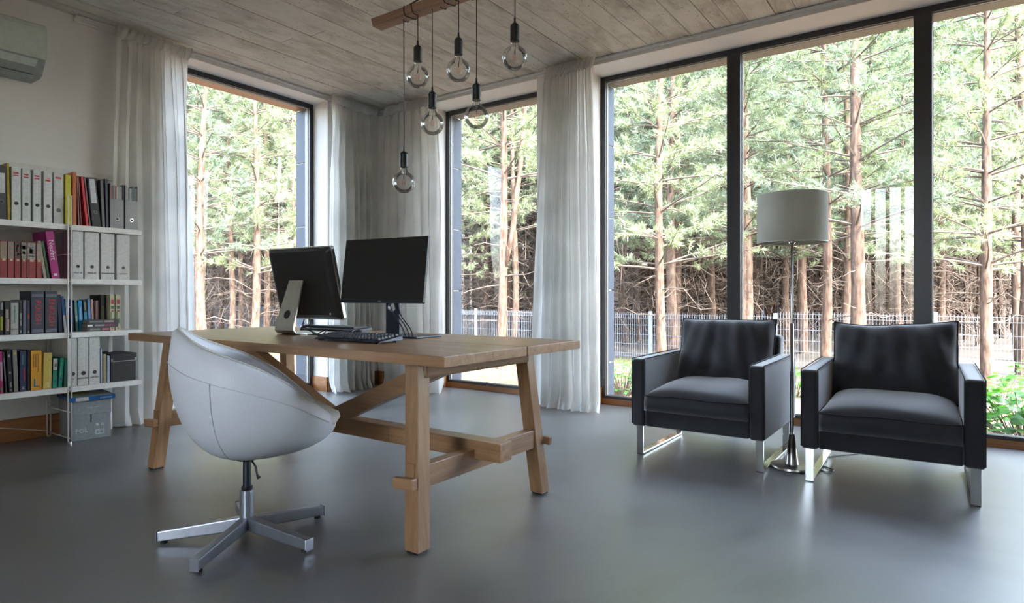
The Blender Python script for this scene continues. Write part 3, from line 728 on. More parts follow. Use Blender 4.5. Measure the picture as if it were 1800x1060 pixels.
for s in (1, -1):
    p0 = Vector((-2.58, 0, .335)); p1 = Vector((-2.58 + s * .80, 0, .335 + .335)); d = (p1 - p0).normalized(); n_ = Vector((-d.z, 0, d.x)) * s
    h = .040; v = []
    for y in (2.068, 2.132):
        v += [(p0.x - n_.x * h, y, p0.z - n_.z * h), (p1.x - n_.x * h + d.x * .0, y, p1.z - n_.z * h), (p1.x + n_.x * h, y, p1.z + n_.z * h), (p0.x + n_.x * h, y, p0.z + n_.z * h)]
    b = MB().add(v, [(0, 1, 2, 3), (7, 6, 5, 4), (0, 4, 5, 1), (1, 5, 6, 2), (2, 6, 7, 3), (3, 7, 4, 0)])
    b.build('brace', M['oak_x'], T, world=True, bevel=.002)
box('centre_rail', M['oak_x'], -3.45, -1.78, 2.06, 2.14, .672, .70, T, bevel=.002)

# ------------------------------------------------------------ silver-backed computer (seen from behind)
P = empty('desktop_computer', (-3.00, 2.25, .74), R(3.5), 'silver framed all-in-one computer with black back, turned away on a bent metal stand', 'computer')
tilt = R(-13.5); wI, hI = .52, .415
mt = Matrix.Translation((0, 0, 1.022 - .74)) @ Matrix.Rotation(-tilt, 4, 'X')
# local: -Y is the back that faces us
def rrect(w, h, r, n=6):
    o = []
    for cx, cz, a0 in ((w / 2 - r, h / 2 - r, 0), (-w / 2 + r, h / 2 - r, 90), (-w / 2 + r, -h / 2 + r, 180), (w / 2 - r, -h / 2 + r, 270)):
        for k in range(n + 1):
            a = R(a0 + 90 * k / n); o.append((cx + r * math.cos(a), cz + r * math.sin(a)))
    return o
def slab(mb, outs, mtx):
    """loft rounded rectangles: list of (outline, y)"""
    n = len(outs[0][0]); vs = [mtx @ Vector((x_, y_, z_)) for o_, y_ in outs for x_, z_ in o_]
    fs = [(i * n + k, i * n + (k + 1) % n, (i + 1) * n + (k + 1) % n, (i + 1) * n + k) for i in range(len(outs) - 1) for k in range(n)]
    fs += [tuple(range(n)), tuple((len(outs) - 1) * n + k for k in reversed(range(n)))]
    return mb.add(vs, fs)
mt = Matrix.Translation((0, 0, 1.022 - .74)) @ Matrix.Rotation(R(13.5), 4, 'X')
slab(MB(), [(rrect(wI - .004, hI - .004, .014), -.006), (rrect(wI, hI, .016), -.004), (rrect(wI, hI, .016), .012), (rrect(wI - .002, hI - .002, .015), .014)], mt).build('frame', M['alu'], P)
bk = slab(MB(), [(rrect(wI - .09, hI - .07, .03), -.034), (rrect(wI - .05, hI - .04, .02), -.026), (rrect(wI - .012, hI - .012, .014), -.0065), (rrect(wI - .012, hI - .012, .014), -.004)], mt).build('back_cover', M['black'], P)
slab(MB(), [(rrect(wI - .02, hI - .02, .008), .0142), (rrect(wI - .02, hI - .02, .008), .016)], mt).build('screen', M['screen'], P)
slab(MB(), [(rrect(.28, .006, .0028, 3), -.0345), (rrect(.28, .006, .0028, 3), -.030)], mt @ Matrix.Translation((.0, 0, .16))).build('vent', M['screen'], P)
lg = MB()   # small dark emblem on the black back
pts_ = [(math.cos(t) * .017 * (1 - .10 * abs(math.cos(t)) * 0), math.sin(t) * .019) for t in np.linspace(0, 2 * math.pi, 20)[:-1]]
pts_ = [(x_ if not (x_ > .010 and abs(z_) < .008) else .010, z_) for x_, z_ in pts_]
slab(lg, [(pts_, -.0352), (pts_, -.033)], mt @ Matrix.Translation((-.02, 0, .045))); lg.box(.0, .004, -.0352, -.033, .020, .028, mt @ Matrix.Translation((-.02, 0, .045)))
lg.build('emblem', M['screen'], P)
MB().lathe([(0, -.001), (.006, -.001), (.006, .001), (0, .001)], n=12).build('button', M['alu'], P).matrix_local = mt @ Matrix.Translation((.19, -.0335, -.165)) @ Matrix.Rotation(R(90), 4, 'X')
sg = MB()   # bent stand: foot plate, curve, sloping neck with a cable hole
prof = [(.13, .004), (.04, .004), (-.02, .004), (-.095, .005), (-.130, .010), (-.146, .026), (-.146, .045), (-.128, .10), (-.106, .17), (-.086, .235), (-.066, .298)]
wd = [.095, .095, .090, .084, .080, .077, .075, .071, .066, .061, .056]
hole = (-.132, .092); vs = []
for (y_, z_), w_ in zip(prof, wd): vs.append((y_, z_, w_))
def norm2(i):
    a_ = prof[max(0, i - 1)]; c_ = prof[min(len(prof) - 1, i + 1)]; dx, dz = c_[0] - a_[0], c_[1] - a_[1]; l_ = math.hypot(dx, dz); return -dz / l_, dx / l_
P1 = []; P2 = []
for i, (y_, z_, w_) in enumerate(vs):
    ny, nz = norm2(i); th = .004
    P1.append([(x_, y_ + ny * th, z_ + nz * th) for x_ in (-w_, w_)]); P2.append([(x_, y_ - ny * th, z_ - nz * th) for x_ in (-w_, w_)])
n_ = len(P1); base = [p for r_ in P1 for p in r_] + [p for r_ in P2 for p in r_]; o_ = 2 * n_
fs = []
for i in range(n_ - 1):
    a_, b_, c_, d_ = 2 * i, 2 * i + 1, 2 * i + 3, 2 * i + 2
    fs += [(a_, b_, c_, d_), (o_ + d_, o_ + c_, o_ + b_, o_ + a_), (a_, d_, o_ + d_, o_ + a_), (b_, o_ + b_, o_ + c_, c_)]
fs += [(0, o_, o_ + 1, 1), (2 * n_ - 2, 2 * n_ - 1, o_ + 2 * n_ - 1, o_ + 2 * n_ - 2)]
sob = sg.add(base, fs).build('stand', M['alu'], P)
for p in sob.data.polygons: p.use_smooth = False
dk = MB().lathe([(0, -.0052), (.024, -.0052), (.024, .0052), (0, .0052)], n=24).build('cable_hole', M['black'], P)
dk.matrix_local = Matrix.Translation((0, -.125, .110)) @ Matrix.Rotation(R(72), 4, 'X')
# cables behind it
def cable(name, mat, pts, r, parent=None, label=None):
    pts = [Vector(p) for p in pts]; sm = []
    for i in range(len(pts) - 1):
        p0 = pts[max(0, i - 1)]; p1 = pts[i]; p2 = pts[i + 1]; p3 = pts[min(len(pts) - 1, i + 2)]
        for k in range(6):
            t = k / 6; sm.append(.5 * ((2 * p1) + (p2 - p0) * t + (2 * p0 - 5 * p1 + 4 * p2 - p3) * t * t + (3 * p1 - p0 - 3 * p2 + p3) * t ** 3))
    sm.append(pts[-1])
    o = MB().tube(sm, r, 6).build(name, mat, parent, smooth=True, world=False)
    if label: tag(o, label, 'cable')
    return o
cable('cable', M['black'], [(.02, -.03, .08), (.04, -.05, .04), (.10, -.02, .006), (.16, -.06, .005), (.20, -.03, .03), (.22, -.08, .006), (.13, -.10, .005)], .0035, P)
cable('cable', M['black'], [(.05, -.02, .09), (.10, -.05, .03), (.17, -.09, .008), (.20, -.05, .006), (.12, .02, .006)], .003, P)

# ------------------------------------------------------------ monitor facing us
P = empty('monitor', (-2.457, 2.327, .74), R(6), 'large black flat monitor facing the camera at the middle of the table', 'monitor')
wM, hM = .559, .345
mt = Matrix.Translation((0, 0, 1.087 - .74)) @ Matrix.Rotation(R(-7.8), 4, 'X')
slab(MB(), [(rrect(wM, hM, .004, 2), -.004), (rrect(wM, hM, .004, 2), .012), (rrect(wM - .06, hM - .06, .01, 2), .034)], mt).build('housing', M['black'], P)
slab(MB(), [(rrect(wM - .008, hM - .022, .002, 2), -.0052), (rrect(wM - .008, hM - .022, .002, 2), -.003)], mt @ Matrix.Translation((0, 0, .007))).build('screen', M['screen'], P)
slab(MB(), [(rrect(wM - .001, .014, .002, 2), -.0058), (rrect(wM - .001, .014, .002, 2), -.003)], mt @ Matrix.Translation((0, 0, -hM / 2 + .008))).build('bezel', M['navy'], P)
tx = text('lettering', 'DELL', .010, M['alu'], P, (0, 0, 0), (0, 0, 0)); tx.matrix_local = mt @ Matrix.Translation((0, -.0062, -hM / 2 + .008)) @ Matrix.Rotation(R(90), 4, 'X')
nk = MB(); hz = .155; hr = .027; pl = []          # neck with a round cable opening
nn = 24; ring = [(hr * math.cos(2 * math.pi * k / nn) - .006, hz + hr * math.sin(2 * math.pi * k / nn)) for k in range(nn)]
def outer(k):
    a = 2 * math.pi * k / nn; c_, s_ = math.cos(a), math.sin(a); m_ = min(.046 / max(1e-6, abs(c_)), (.30 - hz if s_ > 0 else hz - .01) / max(1e-6, abs(s_))); return (c_ * m_, hz + s_ * m_)
outr = [outer(k) for k in range(nn)]
for corner in ((.046, .30), (-.046, .30), (-.046, .01), (.046, .01)):
    k = min(range(nn), key=lambda i: (outr[i][0] - corner[0]) ** 2 + ((outr[i][1] - corner[1]) * .5) ** 2); outr[k] = corner
vs = [(x_, y_, z_) for y_ in (.075, .100) for o2 in (outr, ring) for x_, z_ in o2]
fs = []
for k in range(nn):
    q = (k + 1) % nn
    fs += [(k, q, nn + q, nn + k), (2 * nn + q, 2 * nn + k, 3 * nn + k, 3 * nn + q), (k, 2 * nn + k, 2 * nn + q, q), (nn + q, 3 * nn + q, 3 * nn + k, nn + k)]
nk.add(vs, fs).build('neck', M['navy'], P)
box('neck_joint', M['black'], -.045, .045, .02, .08, .28, .40, P, world=False, bevel=.004)
m = Matrix.Translation((.085, .035, 0)) @ Matrix.Rotation(R(-4), 4, 'Z')
MB().box(-.20, .20, -.10, .10, .0, .010, m).build('base', M['navy'], P, bevel=.004)
for i, (dx, bx) in enumerate(((.0, .24), (.03, .262), (-.04, .215))):
    cable('cable', M['navy'], [(.0 + dx, .05, .20), (.05 + dx, .02, .19), (.12 + dx * .6, -.03, .12), (bx - .03, -.07, .05), (bx, -.085, .008)], .0032, P)

# ------------------------------------------------------------ keyboards, mouse, headset-like pod
P = empty('keyboard', (-2.30, 2.015, .74), R(1), 'black keyboard with raised keys in front of the monitor', 'keyboard')
b = MB().hexa([(-.222, -.075, .006), (.222, -.075, .006), (.222, .075, .010), (-.222, .075, .010)], [(-.216, -.070, .014), (.216, -.070, .014), (.216, .075, .030), (-.216, .075, .030)])
kc = b.build('case', M['navy'], P, bevel=.002)
for x_ in (-.19, .19): box('foot', M['black'], x_ - .012, x_ + .012, .05, .065, 0, .012, P, world=False)
for x_ in (-.19, .19): box('foot', M['black'], x_ - .012, x_ + .012, -.065, -.05, 0, .008, P, world=False)
KEY = MB().hexa([(-.0085, -.0085, 0), (.0085, -.0085, 0), (.0085, .0085, 0), (-.0085, .0085, 0)], [(-.0068, -.006, .008), (.0068, -.006, .008), (.0068, .0075, .008), (-.0068, .0075, .008)])
kme = bpy.data.meshes.new('key'); kme.from_pydata(KEY.v, [], KEY.f); kme.materials.append(M['key'])
for r_ in range(6):
    y_ = -.054 + r_ * .0205 + (.006 if r_ == 5 else 0); z_ = .0155 + (y_ + .07) / .145 * .016
    xk = -.205
    while xk < .208:
        wk = 1
        if r_ == 0 and -.135 < xk < -.13 + .02: wk = 6
        gap = (.085 < xk < .093) or (.155 < xk < .158)
        o = bpy.data.objects.new('keycap', kme); col.objects.link(o); o.parent = kc
        o.location = (xk + (wk - 1) * .0095, y_, z_); o.scale = (wk * 1.08, 1, 1)
        xk += .0192 * wk + (.007 if (.06 < xk < .08) or (.125 < xk < .142) else 0)
P = empty('keyboard', (-3.00, 2.47, .74), R(1), 'slim black keyboard lying behind the silver backed computer', 'keyboard')
MB().hexa([(-.225, -.07, .008), (.225, -.07, .008), (.225, .07, .012), (-.225, .07, .012)], [(-.218, -.066, .020), (.218, -.066, .020), (.218, .07, .032), (-.218, .07, .032)]).build('case', M['black'], P, bevel=.004)
for x_ in (-.19, .0, .19): box('foot', M['navy'], x_ - .015, x_ + .015, -.06, .06, 0, .012, P, world=False)
MB().box(-.20, .20, -.05, .055, .018, .034).build('key_block', M['key'], P)
P = empty('computer_mouse', (-3.30, 2.49, .74), 0, 'black mouse on the table beyond the silver backed computer', 'mouse')
MB().lathe([(.048, 0), (.050, .010), (.044, .024), (.026, .033), (0, .036)], n=20).build('body', M['black'], P, smooth=True)
MB().box(-.003, .003, .015, .035, .026, .037).build('wheel', M['key'], P)
P = empty('computer_mouse', (-2.66, 2.33, .74), 0, 'small black mouse left of the monitor neck', 'mouse')
MB().lathe([(.030, 0), (.032, .010), (.028, .022), (.015, .029), (0, .031)], n=20).build('body', M['black'], P, smooth=True)
MB().box(-.003, .003, .008, .024, .022, .031).build('wheel', M['key'], P)

# ------------------------------------------------------------ white tub chair
CH = empty('tub_chair', (-2.284, 1.436, 0), R(60), 'white leather tub chair on a silver five star base, in front of the table', 'chair')
# local +X is the front of the chair
def interp(tab, a):      # smooth (Catmull-Rom) through the table
    for i in range(len(tab) - 1):
        (x0, v0), (x1, v1) = tab[i], tab[i + 1]
        if a <= x1 + 1e-9:
            m0 = (v1 - tab[i - 1][1]) / (x1 - tab[i - 1][0]) if i else 0
            m1 = (tab[i + 2][1] - v0) / (tab[i + 2][0] - x0) if i + 2 < len(tab) else 0
            h = x1 - x0; t = (a - x0) / h
            return (2 * t ** 3 - 3 * t * t + 1) * v0 + (t ** 3 - 2 * t * t + t) * h * m0 + (-2 * t ** 3 + 3 * t * t) * v1 + (t ** 3 - t * t) * h * m1
    return tab[-1][1]
def rimz(phi):   # phi 0 = back, pi = front
    return interp([(0, .822), (.4, .812), (.8, .775), (1.2, .735), (1.6, .690), (2.0, .625), (2.4, .540), (2.8, .478), (3.1416, .462)], abs(phi))
def rimr(phi): return interp([(0, .275), (.8, .290), (1.57, .315), (2.3, .335), (3.1416, .345)], abs(phi))
n = 64; rows = 16; zb = .322
def shell(off, zb_, zoff, t0=0.0):
    Pn = []
    for j in range(rows + 1):
        t = j / rows; row = []
        for k in range(n):
            phi = -math.pi + 2 * math.pi * k / n
            zr = rimz(phi) + zoff; r_ = rimr(phi) - off
            a = t * math.pi / 2
            rho = r_ * (math.sin(a) ** .72); z = zb_ + (zr - zb_) * (1 - max(0, math.cos(a)) ** .98) if zr > zb_ else zr
            bul = 1 + .05 * math.sin(2 * a) * (1 if abs(phi) < 2.2 else .4)
            if t > .85: rho -= (t - .85) * .10
            row.append((-rho * bul * math.cos(phi), -rho * bul * math.sin(phi), z))
        Pn.append(row)
    return Pn
out = shell(0, zb, 0); inn = shell(.040, .455, -.002)
vs = [p for r_ in out for p in r_]; N1 = len(vs)
rim = []
for k in range(n):
    a_, b_ = Vector(out[-1][k]), Vector(inn[-1][k]); rim.append(tuple((a_ + b_) / 2 + Vector((0, 0, .012))))
vs += rim; vs += [p for r_ in reversed(inn) for p in r_]
R_ = 2 * rows + 3
fs = [(i * n + k, i * n + (k + 1) % n, (i + 1) * n + (k + 1) % n, (i + 1) * n + k) for i in range(R_ - 1) for k in range(n)]
MB().add(vs, fs).build('shell', M['leather'], CH, smooth=True)
def shell_pt(phi, t, lift=.0012):
    zr = rimz(phi); a = t * math.pi / 2; rho = (rimr(phi) + lift) * (math.sin(a) ** .72); z = zb + (zr - zb) * (1 - math.cos(a) ** .98)
    bul = 1 + .05 * math.sin(2 * a) * (1 if abs(phi) < 2.2 else .4)
    if t > .85: rho -= (t - .85) * .10
    return (-rho * bul * math.cos(phi), -rho * bul * math.sin(phi), z)
for s in (1, -1):
    MB().tube([shell_pt(s * 1.12, t) for t in np.linspace(.12, .86, 22)], .0016, 5).build('seam', M['thread'], CH, smooth=True)
MB().tube([shell_pt(p_, .86) for p_ in np.linspace(-2.6, 2.6, 70)], .0016, 5).build('seam', M['thread'], CH, smooth=True)
MB().tube([tuple(Vector(q) + Vector((0, 0, .002))) for q in rim] + [tuple(Vector(rim[0]) + Vector((0, 0, .002)))], .003, 6).build('rim_piping', M['leather_in'], CH, smooth=True)
# seat cushion with a bunched front edge
cu = []
for j in range(13):
    t = j / 12; row = []
    for k in range(48):
        a = 2 * math.pi * k / 48; c_, s_ = math.cos(a), math.sin(a)
        rr_ = (abs(c_) ** 3 + abs(s_) ** 3) ** (-1 / 3) * .232
        fr = max(0, c_) ** 3
        prof_ = [(0, .075), (.35, .078), (.65, .074), (.85, .064), (.96, .048), (1.0, .030), (.97, .012), (.9, 0), (.6, -.005), (.3, -.005), (.2, -.005), (.1, -.005), (0, -.005)][j]
        w_ = 1 + .05 * fr * math.sin(9 * a + j) 
        row.append((prof_[0] * rr_ * c_ * w_ + .070 + .050 * fr * prof_[0], prof_[0] * rr_ * s_, .440 + prof_[1] - .008 * fr * prof_[0] + .006 * fr * math.sin(14 * a)))
    cu.append(row + [row[0]])
MB().grid(cu).build('seat_cushion', M['leather_in'], CH, smooth=True)
MB().lathe([(0, .308), (.035, .308), (.055, .318), (.058, .335), (0, .34)], n=28).build('mounting_plate', M['black'], CH)
MB().lathe([(0, .18), (.015, .18), (.015, .31), (0, .31)], n=24).build('gas_lift', M['navy'], CH, smooth=False)
MB().lathe([(.0, .19), (.019, .19), (.021, .195), (.021, .203), (.0, .203)], n=24).build('collar', M['black'], CH)
MB().lathe([(0, .055), (.026, .055), (.0265, .19), (0, .19)], n=28).build('column', M['starbase'], CH)
lv = MB(); lv.tube([(.015, -.02, .31), (.03, -.035, .285), (.035, -.042, .255), (.042, -.05, .243)], [.004, .004, .004, .008], 8); lv.build('lever', M['black'], CH, smooth=True)
for ang in (-63, 9, 81, 153, 225):
    m = Matrix.Rotation(R(ang - 60), 4, 'Z')
    b = MB(); h0, h1 = .052, .040; L = .325
    b.add([m @ Vector(p) for p in [(.015, -.017, .034), (.015, .017, .034), (.015, .017, .034 + h0), (.015, -.017, .034 + h0), (L, -.017, .009), (L, .017, .009), (L, .017, .009 + h1), (L, -.017, .009 + h1)]],
          [(0, 1, 2, 3), (7, 6, 5, 4), (0, 4, 5, 1), (1, 5, 6, 2), (2, 6, 7, 3), (3, 7, 4, 0)])
    lg_ = b.build('leg', M['starbase'], CH, bevel=.005)
    bm = MB().box(L, L + .005, -.018, .018, .007, .051, m).build('end_cap', M['starbase'], lg_, bevel=.002)
    fp = MB().lathe([(0, 0), (.013, 0), (.013, .007), (.006, .009), (.006, .014), (0, .014)], n=14); fp.v = [tuple(m @ (Vector(p) + Vector((L - .022, 0, 0)))) for p in fp.v]
    fp.build('foot_pad', M['black'], lg_)

# ------------------------------------------------------------ armchairs
def puff(w, d, h, nx=26, ny=18, pw=.16, wr=0, seed=0):
    """closed cushion, centre at origin, edges pinched to a seam at mid height"""
    rr = random.Random(seed); ph = [rr.uniform(0, 6) for _ in range(6)]; top = []; bot = []
    for j in range(ny + 1):
        rt_, rb_ = [], []
        for i in range(nx + 1):
            u = i / nx * 2 - 1; v = j / ny * 2 - 1
            e = (max(0, (1 - abs(u) ** 3.2)) * max(0, (1 - abs(v) ** 3.2))) ** .42
            x_ = u * w / 2 * (1 - .02 * (1 - v * v)); y_ = v * d / 2 * (1 - .03 * (1 - u * u))
            k = wr * (1 - e * .35) * (math.sin(9 * u + ph[0] + 3 * v) * math.sin(5 * v + ph[1]) + .6 * math.sin(17 * u * (1 + .3 * v) + ph[2]))
            rt_.append((x_, y_, h / 2 * e + k * min(1, e * 3) + (pw if 0 else 0))); rb_.append((x_, y_, -h / 2 * e))
        top.append(rt_); bot.append(rb_)
    return top, bot
def edge_loop(top):
    e = top[0][:] + [r_[-1] for r_ in top[1:]] + list(reversed(top[-1][:-1])) + [r_[0] for r_ in reversed(top[1:-1])]
    return e + [e[0]]
def armchair(loc, rz, label, seed):
    A = empty('armchair', loc, rz, label, 'armchair', None)
    f = M['fabric']; W2 = .381; D = .82
    b = MB().box(-W2 + .082, W2 - .082, .012, D - .10, .178, .285); b.build('seat_base', f, A, bevel=.012, segs=3)
    # gently sagging skirt of the front rail
    for s in (-1, 1):
        x0, x1 = (s * (W2 - .084), s * W2) if s > 0 else (-W2, -W2 + .084)
        b = MB(); Pn = []
        prof_ = [(0, .175), (0, .578), (D - .06, .583), (D, .56), (D, .175)]
        vs_ = [(x_, y_, z_) for x_ in (x0, x1) for y_, z_ in prof_]
        b.add(vs_, [(0, 1, 2, 3, 4), (9, 8, 7, 6, 5)] + [(k, 5 + k, 5 + (k + 1) % 5, (k + 1) % 5) for k in range(5)])
        ar = b.build('armrest', f, A, bevel=.020, segs=5, smooth=False)
        for xe in (x0 + .004 * (1), x1 - .004):
            MB().tube([(xe, .003, .19), (xe, .001, .57), (xe, .006, .5785), (xe, .4, .582), (xe, D - .06, .584)], .0032, 6).build('piping', M['piping'], A, smooth=True)
    b = MB(); b.hexa([(-W2 + .084, D - .13, .178), (W2 - .084, D - .13, .178), (W2 - .084, D, .178), (-W2 + .084, D, .178)], [(-W2 + .075, D - .08, .70), (W2 - .075, D - .08, .70), (W2 - .075, D + .03, .70), (-W2 + .075, D + .03, .70)])
    b.build('back_frame', f, A, bevel=.025, segs=4)
    # box seat cushion: crowned top, piped front edges
    rr = random.Random(seed); Pn = []; w2, d0, d1 = W2 - .086, -.004, D - .16; nx, ny = 30, 20
    for j in range(ny + 1):
        row = []
        for i in range(nx + 1):
            u = i / nx * 2 - 1; v = j / ny; e = (max(0, 1 - abs(u) ** 3.0)) ** .5; g = (max(0, 1 - (1 - v) ** 5)) ** .5
            row.append((u * w2, d0 + (d1 - d0) * v, .366 + .075 * e * g + .003 * math.sin(5 * u + 4 * v + seed)))
        Pn.append(row)
    cb = MB().grid(Pn); zlo = .275
    lo = [[(x_, y_ + (.0), zlo if True else 0) for x_, y_, z_ in r_] for r_ in Pn]
    nn_ = (nx + 1) * (ny + 1); per = [(0, i) for i in range(nx + 1)] + [(j, nx) for j in range(1, ny + 1)] + [(ny, i) for i in range(nx - 1, -1, -1)] + [(j, 0) for j in range(ny - 1, 0, -1)]
    cyc = [cb.v[j * (nx + 1) + i] for j, i in per]
    m1 = [(x_, y_ - (.006 if y_ < .05 else 0), (z_ + zlo) / 2) for x_, y_, z_ in cyc]; m2 = [(x_, y_ - (.003 if y_ < .05 else 0), zlo) for x_, y_, z_ in cyc]
    k0 = len(cb.v); L = len(cyc); cb.v += m1 + m2
    idx = [j * (nx + 1) + i for j, i in per]
    for k in range(L):
        q = (k + 1) % L; cb.f += [(idx[q], idx[k], k0 + k, k0 + q), (k0 + q, k0 + k, k0 + L + k, k0 + L + q)]
    cb.f.append(tuple(k0 + L + k for k in reversed(range(L))))
    cb.build('seat_cushion', f, A, smooth=True)
    MB().tube([(-w2, .25, .37)] + [(p[0], p[1] - .002, p[2]) for p in Pn[0]] + [(w2, .25, .37)], .0035, 6).build('piping', M['piping'], A, smooth=True)
    # loose back cushion, slumped
    t_, b_ = puff(.595, .43, .17, 34, 22, wr=.009, seed=seed)
    m = Matrix.Translation((0, .60, .585)) @ Matrix.Rotation(R(73), 4, 'X')
    def warp(p):
        x_, y_, z_ = p; ears = .018 * (abs(x_) / .3) ** 3 if y_ > 0 else 0
        return m @ Vector((x_ * (1 + .02 * (y_ < 0)), y_ + ears - .010 * math.cos(x_ * 7 + seed) * (y_ > .1), z_))
    top = [[warp(p) for p in r_] for r_ in t_]; bot = [[warp(p) for p in reversed(r_)] for r_ in b_]
    cm = MB().grid(top); cm.grid(bot); cm.build('back_cushion', f, A, smooth=True)
    MB().tube([warp((p[0] * 1.004, p[1] * 1.004, 0)) for p in edge_loop(t_)], .0042, 6).build('piping', M['piping'], A, smooth=True)
    for s in (-1, 1):      # flat chromed runner loops
        x_ = s * (W2 - .036); bw = .020; th = .011; y0, y1 = .045, D - .11
        sk = MB(); sk.box(x_ - bw, x_ + bw, y0, y0 + th, 0.003, .178); sk.box(x_ - bw, x_ + bw, y1 - th, y1, .003, .178); sk.box(x_ - bw, x_ + bw, y0 + th, y1 - th, .003, .003 + th)
        ro = sk.build('runner_leg', M['chrome'], A, bevel=.0015)
        for yy in (y0, y1 - .03): box('glide', M['black'], x_ - bw + .002, x_ + bw - .002, yy, yy + .03, 0, .003, ro, world=False)
    return A
armchair((-1.197, 3.50, 0), R(0), 'charcoal fabric armchair on chrome runners, left of the floor lamp', 3)
armchair((-.256, 3.485, 0), R(1.5), 'charcoal fabric armchair on chrome runners, right of the floor lamp', 8)

# ------------------------------------------------------------ floor lamp
Lp = empty('floor_lamp', (-.73, 3.75, 0), 0, 'tall nickel floor lamp with a cream drum shade between the two armchairs', 'lamp')
MB().lathe([(0, 0), (.112, 0), (.114, .006), (.112, .016), (.05, .021), (0, .022)], n=48).build('base', M['nickel'], Lp, smooth=False)
MB().lathe([(.034, .02), (.033, .03), (.014, .185), (0, .186)], n=32).build('base_cone', M['nickel'], Lp, smooth=True)
MB().lathe([(.010, .18), (.010, .80), (0, .80)], n=20).build('pole', M['nickel'], Lp, smooth=True)
MB().lathe([(.0065, .80), (.0065, 1.25), (0, 1.25)], n=16).build('pole', M['nickel'], Lp, smooth=True)
MB().lathe([(0, 1.235), (.014, 1.24), (.020, 1.25), (.016, 1.262), (.018, 1.30), (0, 1.30)], n=20).build('socket', M['chrome'], Lp, smooth=True)
MB().lathe([(.1815, 1.245), (.1815, 1.515), (.1800, 1.515), (.1800, 1.245), (.1815, 1.245)], n=64).build('shade', M['shade'], Lp, smooth=False)
rg = MB()
for z_ in (1.247, 1.513): rg.tube([(.1805 * math.cos(t), .1805 * math.sin(t), z_) for t in np.linspace(0, 2 * math.pi, 49)], .0022, 6, cap=False)
for k in range(3):
    t = 2 * math.pi * k / 3 + .5; rg.tube([(0, 0, 1.262), (.18 * math.cos(t), .18 * math.sin(t), 1.249)], .0018, 5)
tag(rg.build('shade_ring', M['white'], Lp, smooth=True), kind='stuff')
MB().lathe([(0, 1.415), (.02, 1.41), (.030, 1.385), (.026, 1.35), (.014, 1.32), (.013, 1.30)], n=20).build('light_bulb', M['white'], Lp, smooth=True)
cable('power_cord', M['black'], [(.03, .03, .012), (.12, .05, .004), (.17, .0, .004), (.20, .06, .004), (.13, .14, .004), (.10, .30, .004), (.30, .60, .004), (.35, .85, .004)], .003, Lp)

# ------------------------------------------------------------ pendant cluster
PD = empty('pendant_lamp', (-1.75, 2.18, 2.31), 0, 'wooden beam pendant with black cords wound round it, hanging above the table', 'lamp')
BY0, BY1, BZ0, BZ1 = 2.155, 2.215, 2.285, 2.330
MB().hexa([(-2.352, BY0, BZ0), (-1.10, BY0, BZ0), (-1.10, BY1, BZ0), (-2.352, BY1, BZ0)], [(-2.366, BY0, BZ1), (-1.10, BY0, BZ1), (-1.10, BY1, BZ1), (-2.366, BY1, BZ1)]).build('beam', M['beam'], PD, world=True, bevel=.004)
sus = MB()
for x_ in (-2.02, -1.30):
    sus.tube([(x_, 2.185, BZ1), (x_, 2.185, H)], .002, 6)
sus.build('suspension_cord', M['black'], PD, world=True)
sus = MB().lathe([(0, 0), (.055, 0), (.055, -.03), (0, -.03)], (-1.66, 2.185, H), 24).build('ceiling_rose', M['black'], PD, world=True)
def wrap(x0, x1, turns, y_drop, zdrop, ph=0):
    pts = []; N_ = int(turns * 16)
    cy_, cz_ = (BY0 + BY1) / 2, (BZ0 + BZ1) / 2
    for k in range(N_ + 1):
        a = 2 * math.pi * k / 16 + ph; c_, s_ = math.cos(a), math.sin(a); m_ = 1 / max(abs(c_) / .0345, abs(s_) / .027) ; m_ = min(m_, .037)
        pts.append((x0 + (x1 - x0) * k / N_, cy_ + c_ * m_, cz_ + s_ * m_))
    return pts
BULBS = [(-2.161, 1.500, -2.03, -2.161, .0, 'bulb hanging lowest of the cluster on the longest cord'),
         (-2.070, 1.990, -2.17, -2.07, 2.0, 'upper left bulb of the cluster, left of two near the beam'),
         (-1.978, 1.754, -1.98, -1.978, .0, 'lower middle bulb in front of the corner curtain'),
         (-1.820, 1.968, -1.93, -1.82, 2.0, 'upper middle bulb of the cluster against the concrete ceiling'),
         (-1.717, 1.743, -1.77, -1.717, 1.0, 'lower right bulb in front of the narrow window frame'),
         (-1.512, 1.957, -1.56, -1.512, 1.0, 'rightmost bulb of the cluster against the ceiling')]
br_ = .0535
